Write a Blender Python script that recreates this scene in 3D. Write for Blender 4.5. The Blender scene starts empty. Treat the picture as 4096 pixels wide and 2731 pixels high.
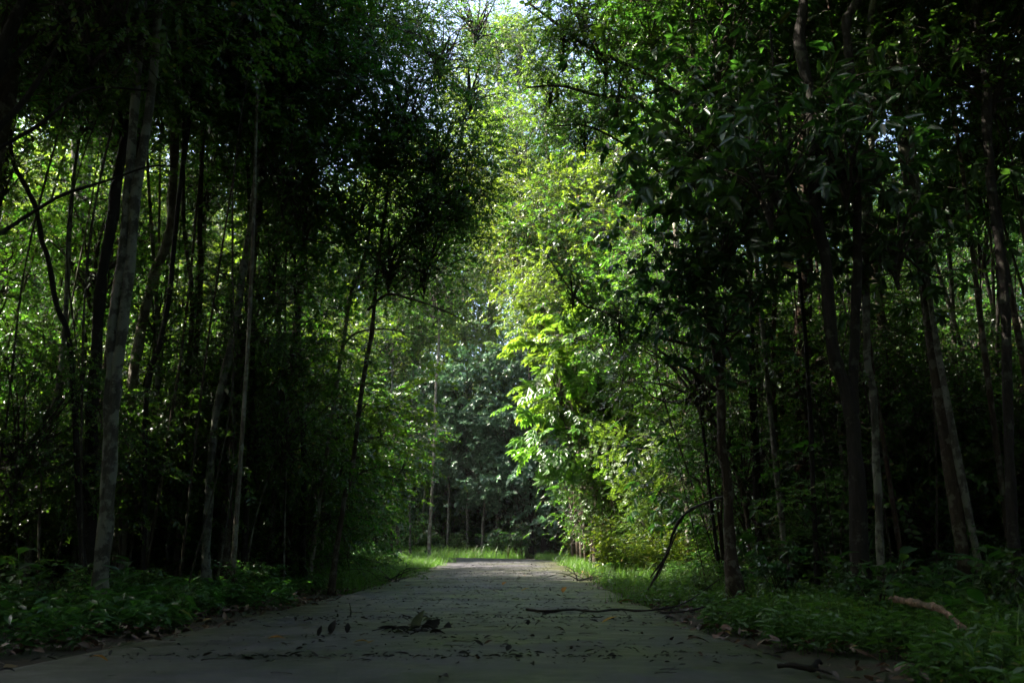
import bpy, math, random
import numpy as np
R = math.radians
S = bpy.context.scene
COL = S.collection

# ------------------------------------------------------------------ camera, sky, sun, exposure
PITCH = R(15.47); FPX = 3186.0; CAMH = 0.5
cam_d = bpy.data.cameras.new('camera'); cam = bpy.data.objects.new('camera', cam_d); COL.objects.link(cam)
cam.location = (0, 0, CAMH); cam.rotation_euler = (math.pi/2 + PITCH, 0, 0)
cam_d.sensor_width = 36; cam_d.lens = 28; cam_d.clip_end = 2000; cam_d.clip_start = 0.05
cam_d.dof.use_dof = True; cam_d.dof.focus_distance = 19; cam_d.dof.aperture_fstop = 4.0
S.camera = cam

SUN_AZ = R(86)      # to the left of straight ahead (+Y)
SUN_EL = R(48)
sun_dir = np.array([-math.sin(SUN_AZ)*math.cos(SUN_EL), math.cos(SUN_AZ)*math.cos(SUN_EL), math.sin(SUN_EL)])
W = bpy.data.worlds.new('World'); S.world = W; W.use_nodes = True
nt = W.node_tree
sky = nt.nodes.new('ShaderNodeTexSky'); sky.sky_type = 'NISHITA'; sky.sun_disc = False
sky.sun_elevation = SUN_EL; sky.sun_rotation = -SUN_AZ; sky.air_density = 1.0; sky.dust_density = 4.0
bg = nt.nodes['Background']; nt.links.new(sky.outputs[0], bg.inputs[0]); bg.inputs[1].default_value = 0.15
sd = bpy.data.lights.new('sun', 'SUN'); sd.energy = 5.0; sd.angle = R(0.53); sd.color = (1.0, 0.93, 0.80)
sun = bpy.data.objects.new('sun', sd); COL.objects.link(sun)
from mathutils import Vector
sun.rotation_euler = Vector((-sun_dir[0], -sun_dir[1], -sun_dir[2])).to_track_quat('-Z', 'Y').to_euler()
sun.location = (-20, 5, 40)
S.view_settings.view_transform = 'Standard'; S.view_settings.look = 'None'
S.view_settings.gamma = 1; S.view_settings.exposure = 2.4
cy = S.cycles
cy.max_bounces = 5; cy.diffuse_bounces = 3; cy.glossy_bounces = 2; cy.transmission_bounces = 3
cy.transparent_max_bounces = 4; cy.volume_bounces = 0; cy.caustics_reflective = False; cy.caustics_refractive = False
cy.use_denoising = True; cy.denoiser = 'OPENIMAGEDENOISE'; cy.use_adaptive_sampling = True; cy.adaptive_threshold = 0.012
cy.sample_clamp_indirect = 4.0

# ------------------------------------------------------------------ pixel -> place helpers (pixels of the 4096 x 2731 photograph)
_f = np.array([0, math.cos(PITCH), math.sin(PITCH)]); _u = np.array([0, -math.sin(PITCH), math.cos(PITCH)])
def ray(px, py):
    return np.array([1, 0, 0])*((px-2048)/FPX) + _u*((1365.5-py)/FPX) + _f
def at(px, py, Y):
    d = ray(px, py); return np.array([0, 0, CAMH]) + d*(Y/d[1])
def mpp(px, py, Y):                      # metres per photo pixel at that depth
    d = ray(px, py); return (Y/d[1])/FPX
def smooth(a, b, x):
    t = np.clip((x-a)/(b-a), 0, 1); return t*t*(3-2*t)
def zroad(y):
    return 0.72*smooth(6, 42, np.asarray(y, float))
def on_road(px, py):
    d = ray(px, py); t = 4.0
    for _ in range(60):
        p = np.array([0, 0, CAMH]) + d*t
        t += (p[2]-float(zroad(p[1])))/max(0.02, -d[2]+0.02)*0.8
        t = min(max(t, 1.0), 60)
    return np.array([0, 0, CAMH]) + d*t

# road centre line: straight, then a bend to the left
STRAIGHT, RAD = 29.0, 11.0
def road_path():
    pts = []
    for y in np.linspace(-14, STRAIGHT, 70):
        pts.append((-0.56+0.0094*y, y))
    cx, cyy = pts[-1][0]-RAD, STRAIGHT
    for a in np.linspace(0, R(88), 40)[1:]:
        pts.append((cx+RAD*math.cos(a), cyy+RAD*math.sin(a)))
    x0, y0 = pts[-1]
    for k in range(1, 16):
        pts.append((x0-k*1.5, y0+0.05*k))
    return np.array(pts)
ROAD = road_path(); HW = 1.97
def road_dist(x, y):
    d = np.hypot(ROAD[:, 0]-x, ROAD[:, 1]-y); return float(d.min())
def gz(x, y):
    x = np.asarray(x, float); y = np.asarray(y, float)
    away = np.clip(np.abs(x+0.4)-2.2, 0, 12)
    bump = (np.sin(x*0.9+y*0.37)*np.cos(y*0.53-x*0.21)*0.5+np.sin(x*2.1+1.3)*np.sin(y*1.7)*0.25)
    return zroad(y) - 0.07 + 0.012*away + bump*0.035*np.clip(away, 0, 3) + 0.55*smooth(42.2, 50, y)

# ------------------------------------------------------------------ mesh helpers (all quads, numpy)
class MB:
    def __init__(s): s.v = []; s.q = []; s.m = []; s.n = 0
    def add(s, v, q, m=0):
        v = np.asarray(v, np.float32); q = np.asarray(q, np.int32)
        s.v.append(v); s.q.append(q+s.n); s.n += len(v)
        s.m.append(np.full(len(q), m, np.int32) if np.isscalar(m) else np.asarray(m, np.int32))
    def mesh(s, name, mats, flat=False):
        v = np.concatenate(s.v); q = np.concatenate(s.q); m = np.concatenate(s.m)
        me = bpy.data.meshes.new(name)
        me.vertices.add(len(v)); me.vertices.foreach_set('co', v.ravel())
        me.loops.add(q.size); me.loops.foreach_set('vertex_index', q.ravel())
        me.polygons.add(len(q)); me.polygons.foreach_set('loop_start', np.arange(0, q.size, 4, dtype=np.int32))
        me.polygons.foreach_set('loop_total', np.full(len(q), 4, np.int32))
        me.polygons.foreach_set('material_index', m)
        me.polygons.foreach_set('use_smooth', np.full(len(q), not flat))
        for x in mats: me.materials.append(x)
        me.update(calc_edges=True); me.validate()
        return me
def unit(a):
    a = np.asarray(a, float); return a/np.maximum(np.linalg.norm(a, axis=-1, keepdims=True), 1e-9)
def resample(P, n):
    """smooth (Catmull-Rom) resampling of a polyline"""
    P = np.asarray(P, float); k = len(P)
    if k == 2: return P[0]+(P[1]-P[0])*np.linspace(0, 1, n)[:, None]
    E = np.vstack([2*P[0]-P[1], P, 2*P[-1]-P[-2]])
    t = np.linspace(0, k-1, n); i = np.minimum(t.astype(int), k-2); f = (t-i)[:, None]
    a, b, c, d = E[i], E[i+1], E[i+2], E[i+3]
    return 0.5*((2*b)+(c-a)*f+(2*a-5*b+4*c-d)*f*f+(-a+3*b-3*c+d)*f**3)
def tube(P, r, sides=6, rough=0.0, rng=None, cap=True):
    P = np.asarray(P, float); n = len(P); r = np.broadcast_to(np.asarray(r, float), (n,)).copy()
    if cap:
        P = np.vstack([P[0], P, P[-1]]); r = np.concatenate([[1e-4], r, [1e-4]]); n += 2
    T = np.gradient(P, axis=0); T = unit(T+1e-9)
    if cap: T[0] = T[1] = T[2] if n > 3 else T[1]; T[-1] = T[-2] = T[-3]
    ref = np.array([0, 1, 0]) if abs(T[:, 1]).mean() < 0.8 else np.array([1, 0, 0])
    A = unit(np.cross(T, ref)); B = np.cross(T, A)
    a = np.arange(sides)*2*math.pi/sides
    rr = r[:, None]*np.ones(sides)
    if rough and rng is not None:
        rr = rr*(1+rough*rng.normal(size=(n, sides)))
    V = P[:, None, :] + rr[..., None]*(np.cos(a)[None, :, None]*A[:, None, :]+np.sin(a)[None, :, None]*B[:, None, :])
    i = np.arange(n-1)[:, None]*sides; j = np.arange(sides)[None, :]; k = (j+1) % sides
    Q = np.stack([i+j, i+k, i+sides+k, i+sides+j], -1).reshape(-1, 4)
    return V.reshape(-1, 3), Q
def leaves(P, D, N, L, Wd, fold=0.25, droop=0.18):
    P = np.atleast_2d(P).astype(float); n = len(P); D = unit(D); N = unit(N - D*(np.sum(N*D, -1, keepdims=True)))
    Sd = np.cross(D, N); L = np.broadcast_to(L, (n,))[:, None]; Wd = np.broadcast_to(Wd, (n,))[:, None]
    dr = np.broadcast_to(droop, (n,))[:, None]
    r1 = P+D*L*.28+Sd*Wd*.86+N*(fold*Wd); l1 = P+D*L*.28-Sd*Wd*.86+N*(fold*Wd)
    r2 = P+D*L*.66+Sd*Wd*.72+N*(fold*Wd*.7-dr*L*.35); l2 = P+D*L*.66-Sd*Wd*.72+N*(fold*Wd*.7-dr*L*.35)
    tip = P+D*L-N*dr*L
    V = np.stack([P, r1, r2, tip, l2, l1], 1).reshape(-1, 3)
    b = np.arange(n)[:, None]*6
    Q = np.stack([np.hstack([b, b+1, b+2, b+3]), np.hstack([b, b+3, b+4, b+5])], 1).reshape(-1, 4)
    return V, Q

# ------------------------------------------------------------------ materials
def new_mat(name):
    m = bpy.data.materials.new(name); m.use_nodes = True
    t = m.node_tree; t.nodes.clear()
    out = t.nodes.new('ShaderNodeOutputMaterial'); return m, t, out
def node(t, kind, **kw):
    n = t.nodes.new(kind)
    for k, v in kw.items(): setattr(n, k, v)
    return n
def ramp(t, fac, stops):
    r = node(t, 'ShaderNodeValToRGB'); e = r.color_ramp.elements
    while len(e) < len(stops): e.new(0.5)
    for k, (p, c) in enumerate(stops): e[k].position = p; e[k].color = (*c, 1)
    t.links.new(fac, r.inputs[0]); return r.outputs[0]
def noise(t, scale, detail=4, rough=0.6, coord=None, vec='Object'):
    n = node(t, 'ShaderNodeTexNoise'); n.inputs['Scale'].default_value = scale
    n.inputs['Detail'].default_value = detail; n.inputs['Roughness'].default_value = rough
    if coord is None:
        coord = node(t, 'ShaderNodeTexCoord').outputs[vec]
    t.links.new(coord, n.inputs['Vector']); return n
def leaf_mat(name, dark, light, trans, rough=0.42, tr=0.42, yellow=0.03):
    m, t, out = new_mat(name); L = t.links
    g = node(t, 'ShaderNodeNewGeometry'); oi = node(t, 'ShaderNodeObjectInfo')
    col = ramp(t, g.outputs['Random Per Island'], [(0, dark), (0.6, tuple((a+b)/2 for a, b in zip(dark, light))), (1-yellow-0.02, light), (1-yellow, (0.20, 0.15, 0.02) if yellow else light), (1, (0.16, 0.07, 0.02) if yellow else light)])
    hsv = node(t, 'ShaderNodeHueSaturation')
    mr = node(t, 'ShaderNodeMapRange'); mr.inputs['To Min'].default_value = 0.475; mr.inputs['To Max'].default_value = 0.515
    L.new(oi.outputs['Random'], mr.inputs[0]); L.new(mr.outputs[0], hsv.inputs['Hue']); L.new(col, hsv.inputs['Color'])
    p = node(t, 'ShaderNodeBsdfPrincipled'); p.inputs['Roughness'].default_value = rough
    p.inputs['Specular IOR Level'].default_value = 0.6
    L.new(hsv.outputs[0], p.inputs['Base Color'])
    tb = node(t, 'ShaderNodeBsdfTranslucent')
    h2 = node(t, 'ShaderNodeHueSaturation'); h2.inputs['Color'].default_value = (*trans, 1)
    L.new(mr.outputs[0], h2.inputs['Hue'])
    mv = node(t, 'ShaderNodeMapRange'); mv.inputs['To Min'].default_value = 0.65; mv.inputs['To Max'].default_value = 1.25
    L.new(g.outputs['Random Per Island'], mv.inputs[0]); L.new(mv.outputs[0], h2.inputs['Value'])
    L.new(h2.outputs[0], tb.inputs['Color'])
    mx = node(t, 'ShaderNodeMixShader'); mx.inputs[0].default_value = tr
    L.new(p.outputs[0], mx.inputs[1]); L.new(tb.outputs[0], mx.inputs[2]); L.new(mx.outputs[0], out.inputs[0])
    return m
def bark_mat(name, c1, c2, lichen, amt=0.5, scale=1.0, rough=0.85):
    m, t, out = new_mat(name); L = t.links
    co = node(t, 'ShaderNodeTexCoord'); mp = node(t, 'ShaderNodeMapping'); mp.inputs['Scale'].default_value = (scale, scale, scale*0.25)
    L.new(co.outputs['Object'], mp.inputs[0])
    n1 = noise(t, 22, 6, 0.7, mp.outputs[0]); n2 = noise(t, 6*scale, 5, 0.65, co.outputs['Object'])
    base = ramp(t, n1.outputs[0], [(0.3, c1), (0.7, c2)])
    mask = ramp(t, n2.outputs[0], [(0.62-amt*0.25, (0, 0, 0)), (0.66-amt*0.2, (1, 1, 1))])
    mx = node(t, 'ShaderNodeMix', data_type='RGBA'); L.new(mask, mx.inputs[0]); L.new(base, mx.inputs[6]); mx.inputs[7].default_value = (*lichen, 1)
    p = node(t, 'ShaderNodeBsdfPrincipled'); p.inputs['Roughness'].default_value = rough; p.inputs['Specular IOR Level'].default_value = 0.25
    L.new(mx.outputs[2], p.inputs['Base Color'])
    b = node(t, 'ShaderNodeBump'); b.inputs['Strength'].default_value = 0.9; b.inputs['Distance'].default_value = 0.03
    L.new(n1.outputs[0], b.inputs['Height']); L.new(b.outputs[0], p.inputs['Normal']); L.new(p.outputs[0], out.inputs[0])
    return m
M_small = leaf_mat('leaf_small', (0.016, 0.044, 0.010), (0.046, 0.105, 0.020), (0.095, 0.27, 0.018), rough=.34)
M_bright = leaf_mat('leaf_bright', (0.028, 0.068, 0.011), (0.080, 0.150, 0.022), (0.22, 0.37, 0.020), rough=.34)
M_lime = leaf_mat('leaf_lime', (0.028, 0.080, 0.011), (0.080, 0.165, 0.022), (0.19, 0.38, 0.026), rough=.36, yellow=0)
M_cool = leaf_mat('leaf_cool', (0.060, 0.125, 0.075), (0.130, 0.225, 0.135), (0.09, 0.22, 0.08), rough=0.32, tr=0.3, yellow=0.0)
M_big = leaf_mat('leaf_big', (0.016, 0.045, 0.016), (0.042, 0.092, 0.032), (0.08, 0.24, 0.022), rough=0.32, tr=0.33, yellow=0.01)
M_herb = leaf_mat('leaf_herb', (0.030, 0.085, 0.022), (0.075, 0.165, 0.040), (0.11, 0.30, 0.030), rough=.4, tr=0.38, yellow=0.01)
M_grass = leaf_mat('leaf_grass', (0.050, 0.120, 0.020), (0.100, 0.200, 0.034), (0.17, 0.38, 0.035), rough=.4, tr=0.4, yellow=0.02)
M_litter = leaf_mat('leaf_litter', (0.035, 0.020, 0.012), (0.16, 0.085, 0.050), (0.10, 0.05, 0.02), rough=0.5, tr=0.1, yellow=0.04)
M_twig = bark_mat('twig_bark', (0.030, 0.024, 0.018), (0.085, 0.066, 0.050), (0.12, 0.11, 0.09), 0.2, 2)
M_wet = bark_mat('wet_twig', (0.012, 0.010, 0.008), (0.035, 0.027, 0.020), (0.05, 0.04, 0.03), 0.1, 2, rough=0.5)
M_grey = bark_mat('bark_grey', (0.040, 0.036, 0.028), (0.11, 0.10, 0.080), (0.19, 0.19, 0.15), 0.6)
M_dark = bark_mat('bark_dark', (0.012, 0.010, 0.008), (0.035, 0.028, 0.023), (0.06, 0.06, 0.045), 0.2)
M_brown = bark_mat('bark_brown', (0.030, 0.021, 0.014), (0.085, 0.062, 0.042), (0.13, 0.12, 0.09), 0.4)
M_rust = bark_mat('bark_rust', (0.016, 0.009, 0.006), (0.070, 0.038, 0.022), (0.075, 0.068, 0.050), 0.4)
M_pale = bark_mat('bark_pale', (0.075, 0.060, 0.044), (0.20, 0.17, 0.13), (0.26, 0.25, 0.20), 0.5)
BARKS = dict(grey=M_grey, dark=M_dark, brown=M_brown, rust=M_rust, pale=M_pale)

def ground_material():
    m, t, out = new_mat('forest_soil'); L = t.links
    n1 = noise(t, 14, 6, 0.7); n2 = noise(t, 1.2, 4, 0.6)
    c = ramp(t, n1.outputs[0], [(0.3, (0.018, 0.012, 0.008)), (0.55, (0.055, 0.034, 0.022)), (0.75, (0.11, 0.066, 0.042))])
    g = ramp(t, n2.outputs[0], [(0.45, (0, 0, 0)), (0.6, (1, 1, 1))])
    mx = node(t, 'ShaderNodeMix', data_type='RGBA'); L.new(g, mx.inputs[0]); L.new(c, mx.inputs[6]); mx.inputs[7].default_value = (0.030, 0.040, 0.014, 1)
    p = node(t, 'ShaderNodeBsdfPrincipled'); p.inputs['Roughness'].default_value = 0.9
    L.new(mx.outputs[2], p.inputs['Base Color'])
    b = node(t, 'ShaderNodeBump'); b.inputs['Strength'].default_value = 0.8; b.inputs['Distance'].default_value = 0.04
    L.new(n1.outputs[0], b.inputs['Height']); L.new(b.outputs[0], p.inputs['Normal']); L.new(p.outputs[0], out.inputs[0]); return m
def road_material():
    m, t, out = new_mat('damp_concrete'); L = t.links
    co = node(t, 'ShaderNodeTexCoord').outputs['Object']
    mp = node(t, 'ShaderNodeMapping'); mp.inputs['Scale'].default_value = (.85, 1.2, 1); L.new(co, mp.inputs[0])
    n1 = noise(t, 1.3, 7, 0.7, mp.outputs[0]); n2 = noise(t, 70, 6, 0.85, co); n3 = noise(t, 0.6, 6, 0.65, co); n4 = noise(t, 3.2, 8, 0.8, co)
    vo = node(t, 'ShaderNodeTexVoronoi', feature='DISTANCE_TO_EDGE'); vo.inputs['Scale'].default_value = .55
    wr = node(t, 'ShaderNodeVectorMath', operation='ADD'); sc = node(t, 'ShaderNodeVectorMath', operation='SCALE'); sc.inputs['Scale'].default_value = .35
    L.new(n4.outputs['Color'], sc.inputs[0]); L.new(co, wr.inputs[0]); L.new(sc.outputs[0], wr.inputs[1]); L.new(wr.outputs[0], vo.inputs['Vector'])
    c = ramp(t, n1.outputs[0], [(0.32, (0.026, 0.025, 0.030)), (0.5, (0.055, 0.053, 0.061)), (0.68, (0.098, 0.094, 0.105))])
    moss = ramp(t, n3.outputs[0], [(0.46, (0, 0, 0)), (0.64, (1, 1, 1))])
    mx = node(t, 'ShaderNodeMix', data_type='RGBA'); L.new(moss, mx.inputs[0]); L.new(c, mx.inputs[6]); mx.inputs[7].default_value = (0.050, 0.053, 0.030, 1)
    sx = node(t, 'ShaderNodeSeparateXYZ'); L.new(co, sx.inputs[0])
    ab = node(t, 'ShaderNodeMath', operation='ADD'); ab.inputs[1].default_value = .5; L.new(sx.outputs[0], ab.inputs[0])
    aa = node(t, 'ShaderNodeMath', operation='ABSOLUTE'); L.new(ab.outputs[0], aa.inputs[0])
    wob = node(t, 'ShaderNodeMath', operation='MULTIPLY_ADD'); wob.inputs[1].default_value = 1.3; L.new(n3.outputs[0], wob.inputs[0]); L.new(aa.outputs[0], wob.inputs[2])
    er = node(t, 'ShaderNodeMapRange'); er.inputs['From Min'].default_value = 1.9; er.inputs['From Max'].default_value = 2.75; er.inputs['To Max'].default_value = .85; L.new(wob.outputs[0], er.inputs[0])
    me = node(t, 'ShaderNodeMix', data_type='RGBA'); L.new(er.outputs[0], me.inputs[0]); L.new(mx.outputs[2], me.inputs[6]); me.inputs[7].default_value = (0.060, 0.062, 0.022, 1)
    mx = me
    def mul(a, f, stops):
        x = node(t, 'ShaderNodeMix', data_type='RGBA', blend_type='MULTIPLY'); x.inputs[0].default_value = 1
        L.new(a, x.inputs[6]); L.new(ramp(t, f, stops), x.inputs[7]); return x.outputs[2]
    o = mul(mx.outputs[2], n2.outputs[0], [(0.32, (.5, .5, .5)), (0.5, (1, 1, 1)), (0.7, (1.5, 1.5, 1.5))])
    o = mul(o, n4.outputs[0], [(0.34, (.72, .71, .70)), (0.50, (1, 1, 1)), (0.68, (1.12, 1.12, 1.12))])
    o = mul(o, vo.outputs['Distance'], [(0.0, (.55, .55, .52)), (0.005, (1, 1, 1))])
    p = node(t, 'ShaderNodeBsdfPrincipled'); L.new(o, p.inputs['Base Color'])
    rr = node(t, 'ShaderNodeMapRange'); rr.inputs['From Min'].default_value = 0.38; rr.inputs['From Max'].default_value = 0.62; rr.inputs['To Min'].default_value = 0.28; rr.inputs['To Max'].default_value = 0.7
    L.new(n1.outputs[0], rr.inputs[0]); L.new(rr.outputs[0], p.inputs['Roughness']); p.inputs['Specular IOR Level'].default_value = 0.5
    ad = node(t, 'ShaderNodeMath', operation='ADD'); L.new(n2.outputs[0], ad.inputs[0]); L.new(n4.outputs[0], ad.inputs[1])
    b = node(t, 'ShaderNodeBump'); b.inputs['Strength'].default_value = 0.6; b.inputs['Distance'].default_value = 0.012
    L.new(ad.outputs[0], b.inputs['Height']); L.new(b.outputs[0], p.inputs['Normal']); L.new(p.outputs[0], out.inputs[0]); return m
M_ground = ground_material(); M_road = road_material()

# ------------------------------------------------------------------ object helpers
def link(name, data, parent=None, loc=None, rot=None, scale=None):
    o = bpy.data.objects.new(name, data); COL.objects.link(o)
    if parent is not None: o.parent = parent
    if loc is not None: o.location = [float(x) for x in loc]
    if rot is not None: o.rotation_euler = [float(x) for x in rot]
    if scale is not None: o.scale = [float(scale)]*3 if np.isscalar(scale) else [float(x) for x in scale]
    return o
def tag(o, label, cat, group=None):
    o['label'] = label; o['category'] = cat
    if group: o['group'] = group
    return o
def thing(name, loc, label, cat, group=None, rz=0):
    return tag(link(name, None, None, loc, (0, 0, rz)), label, cat, group)

# ------------------------------------------------------------------ the setting: ground and road
def build_ground():
    xs = np.concatenate([np.linspace(-260, -32, 12), np.linspace(-30, 30, 121), np.linspace(32, 260, 12)])
    ys = np.concatenate([np.linspace(-200, -16, 8), np.linspace(-15, 60, 151), np.linspace(64, 300, 12)])
    X, Y = np.meshgrid(xs, ys); Z = gz(X, Y)
    V = np.stack([X, Y, Z], -1).reshape(-1, 3); nx, ny = len(xs), len(ys)
    i = (np.arange(ny-1)[:, None]*nx+np.arange(nx-1)[None, :]).ravel()
    b = MB(); b.add(V, np.stack([i, i+1, i+1+nx, i+nx], -1))
    o = link('ground', b.mesh('ground', [M_ground])); o['kind'] = 'structure'
build_ground()
def build_road():
    rng = np.random.default_rng(5)
    P = ROAD; T = unit(np.gradient(P, axis=0)); Nn = np.stack([T[:, 1], -T[:, 0]], -1)   # to the right
    n = len(P); wl = HW+np.convolve(rng.normal(0, .10, n+6), np.ones(7)/7, 'valid'); wr = HW+np.convolve(rng.normal(0, .10, n+6), np.ones(7)/7, 'valid')
    prof = [(-1, -0.16, 0.02), (-1, -0.004, 0), (-0.97, 0.0, 0), (-0.5, 0.012, 0), (0, 0.02, 0), (0.5, 0.012, 0), (0.97, 0, 0), (1, -0.004, 0), (1, -0.16, 0.02)]
    V = []
    for f, dz, ex in prof:
        w = np.where(f < 0, wl, wr)*f+np.sign(f)*ex
        xy = P+Nn*w[:, None]; V.append(np.column_stack([xy, zroad(P[:, 1])+dz+0.004]))
    V = np.stack(V, 1); k = len(prof)
    i = (np.arange(n-1)[:, None]*k+np.arange(k-1)[None, :]).ravel()
    b = MB(); b.add(V.reshape(-1, 3), np.stack([i, i+1, i+1+k, i+k], -1))
    o = link('road', b.mesh('road', [M_road])); o['kind'] = 'structure'
build_road()

# ------------------------------------------------------------------ leaf sprays and crowns
def rotmats(d, up, rng=None):
    """frames whose X is d, Z near up"""
    X = unit(d); Y = unit(np.cross(up, X)); Z = np.cross(X, Y); return np.stack([X, Y, Z], -1)
def spray(rng, L=0.7, n=16, ll=0.095, lw=0.021, kind='simple'):
    b = MB()
    s = np.linspace(0, 1, 5); bend = rng.uniform(-.08, .08); dr = rng.uniform(0.10, 0.35)
    C = np.stack([s*L, bend*s*s*L*2, -dr*s*s*L], -1)
    b.add(*tube(C, np.linspace(0.0045, 0.0015, 5), 3, cap=False), 1)
    if kind == 'rosette':
        k = n; a = rng.uniform(0, 2*math.pi, k); P = C[-1]+rng.normal(0, .02, (k, 3)); P[:k//3] = C[3]
        D = np.stack([np.cos(a)*.8+.35, np.sin(a)*.8, rng.uniform(-.75, .15, k)], -1)
        N = np.array([0, 0, 1.])+rng.normal(0, .3, (k, 3))
        b.add(*leaves(P, D, N, ll*rng.uniform(.65, 1.2, k), lw*rng.uniform(.8, 1.2, k), .18, .28), 0)
    elif kind == 'pinnate':
        for f in np.linspace(.15, 1, 4):
            for sgn in (-1, 1):
                p0 = np.array([np.interp(f, s, C[:, j]) for j in range(3)])
                d = unit(np.array([.45, sgn*.9, rng.uniform(-.3, .1)])); RL = L*.42*(1.1-.4*f); t = np.linspace(.12, 1, 8)
                R0 = p0+d*(t*RL)[:, None]+np.array([0, 0, -.15])*(t*t*RL)[:, None]
                b.add(*tube(R0[[0, 3, 7]], .0015, 3, cap=False), 1)
                side = unit(np.cross(d, [0, 0, 1.]))
                for q in (-1, 1):
                    b.add(*leaves(R0, side*q+d*.35+rng.normal(0, .12, (8, 3)), np.array([0, 0, 1.])+rng.normal(0, .2, (8, 3)), ll*.62*rng.uniform(.8, 1.1, 8), lw*.62, .1, .1), 0)
    elif kind == 'palmate':
        for f in (.45, .75, 1.0):
            p0 = np.array([np.interp(f, s, C[:, j]) for j in range(3)]); az = rng.uniform(-1.4, 1.4)
            d = unit(np.array([math.cos(az), math.sin(az), .25])); c = p0+d*.2
            b.add(*tube(np.array([p0, c]), .003, 3, cap=False), 1)
            a = az+np.linspace(-1.9, 1.9, 7); D = np.stack([np.cos(a), np.sin(a), np.full(7, -.25)], -1)
            b.add(*leaves(np.repeat(c[None], 7, 0), D, np.array([0, 0, 1.])+rng.normal(0, .1, (7, 3)), ll*(1.1-.25*np.abs(np.linspace(-1.9, 1.9, 7))/1.9), lw, .15, .25), 0)
    else:
        f = np.linspace(.12, 1, n); P = np.stack([np.interp(f, s, C[:, j]) for j in range(3)], -1)
        sg = np.where(np.arange(n) % 2 == 0, 1, -1)
        D = np.stack([rng.uniform(.25, .75, n), sg*rng.uniform(.3, 1, n), rng.uniform(-.65, .35, n)], -1)
        N = np.array([0, 0, 1.])+rng.normal(0, .5, (n, 3))
        b.add(*leaves(P, D, N, ll*rng.uniform(.6, 1.2, n), lw*rng.uniform(.8, 1.2, n), .25, rng.uniform(.05, .35, n)), 0)
    return np.concatenate(b.v), np.concatenate(b.q), np.concatenate(b.m)
def stamp(b, tpl, pos, Rm, sc):
    v, q, m = tpl; n = len(pos)
    V = np.einsum('nij,kj->nki', Rm, v)*sc[:, None, None]+pos[:, None, :]
    Q = q[None]+(np.arange(n)*len(v))[:, None, None]
    b.add(V.reshape(-1, 3), Q.reshape(-1, 4), np.tile(m, n))
RNG = np.random.default_rng(11)
TPL = dict(
    small=[spray(RNG, .40, 12, .086, .028) for _ in range(6)],
    fine=[spray(RNG, .42, 16, .062, .0205) for _ in range(6)],
    canopy=[spray(RNG, .62, 15, .130, .046) for _ in range(5)],
    big=[spray(RNG, .34, 9, .18, .041, 'rosette') for _ in range(5)],
    pinnate=[spray(RNG, .75, 0, .10, .024, 'pinnate') for _ in range(4)],
    palmate=[spray(RNG, .70, 0, .25, .056, 'palmate') for _ in range(3)],
    cool=[spray(RNG, .5, 10, .19, .060) for _ in range(5)],
    broad=[spray(RNG, .42, 10, .125, .043) for _ in range(5)])
def crown_mesh(name, seed, rx, rz, clumps, per, kind, mat, spread=.42, limbs=True, shell=.45, droop=.25, low=0.9):
    """a crown round (0,0,0): limbs from below reach clumps of leafy sprays, uneven and with gaps"""
    rng = np.random.default_rng(seed); b = MB()
    d = unit(rng.normal(size=(clumps, 3))); rad = shell+(1-shell)*rng.random(clumps)**.7
    C = d*rad[:, None]*np.array([rx, rx, rz])*rng.uniform(.75, 1.12, (clumps, 1))
    root = np.array([0, 0, -rz*low])
    if limbs:
        for c in C:
            mid = root*.45+c*.55+np.array([0, 0, .12*rz])+rng.normal(0, .10*rx, 3); mid[:2] *= .75
            Pp = resample([root*rng.uniform(.2, 1.0), mid, c], 6)
            b.add(*tube(Pp, np.linspace(.018+.006*rx, .006, 6), 4, cap=False), 1)
    pos = []; hd = []
    for c in C:
        k = max(3, int(per*rng.uniform(.6, 1.5)))
        off = rng.normal(0, 1, (k, 3))*np.array([1, 1, .62])*spread*rng.uniform(.7, 1.4)
        p = c+off; pos.append(p)
        o = unit(off*np.array([1, 1, .35])+c*.25*np.array([1, 1, .3])+rng.normal(0, .25, (k, 3))); o[:, 2] += rng.uniform(-.65, .25, k); hd.append(unit(o))
        for j in range(0, k, 2):
            b.add(*tube(resample([c, (c+p[j])/2+rng.normal(0, .05, 3), p[j]], 4), np.linspace(.007, .004, 4), 3, cap=False), 1)
    pos = np.concatenate(pos); hd = np.concatenate(hd)
    up = unit(np.array([0, 0, 1.])+rng.normal(0, .5, (len(pos), 3)))
    Rm = rotmats(hd, up); sc = rng.uniform(.75, 1.2, len(pos)); T = TPL[kind]; pick = rng.integers(0, len(T), len(pos))
    for k in range(len(T)):
        s = pick == k
        if s.any(): stamp(b, T[k], pos[s], Rm[s], sc[s])
    return b.mesh(name, [mat, M_twig])
CR = {}
for k in range(4): CR['under', k] = crown_mesh('understory_crown', 20+k, 1.0, 1.3, 20, 12, 'small', M_small)
for k in range(3): CR['fine', k] = crown_mesh('fine_crown', 30+k, 1.5, 1.5, 30, 14, 'fine', M_small, .42)
for k in range(4): CR['mid', k] = crown_mesh('forest_crown', 40+k, 2.0, 2.1, 32, 20, 'small', M_small, .46)
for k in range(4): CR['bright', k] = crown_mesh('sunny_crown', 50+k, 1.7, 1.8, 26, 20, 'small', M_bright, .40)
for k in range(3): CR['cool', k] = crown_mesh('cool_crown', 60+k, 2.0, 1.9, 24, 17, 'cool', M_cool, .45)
for k in range(3): CR['leafy', k] = crown_mesh('broad_leaved_crown', 160+k, 1.5, 1.6, 22, 17, 'broad', M_small, .38)
for k in range(3): CR['far', k] = crown_mesh('far_crown', 65+k, 3.0, 3.0, 52, 17, 'canopy', M_bright, .65)
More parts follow.
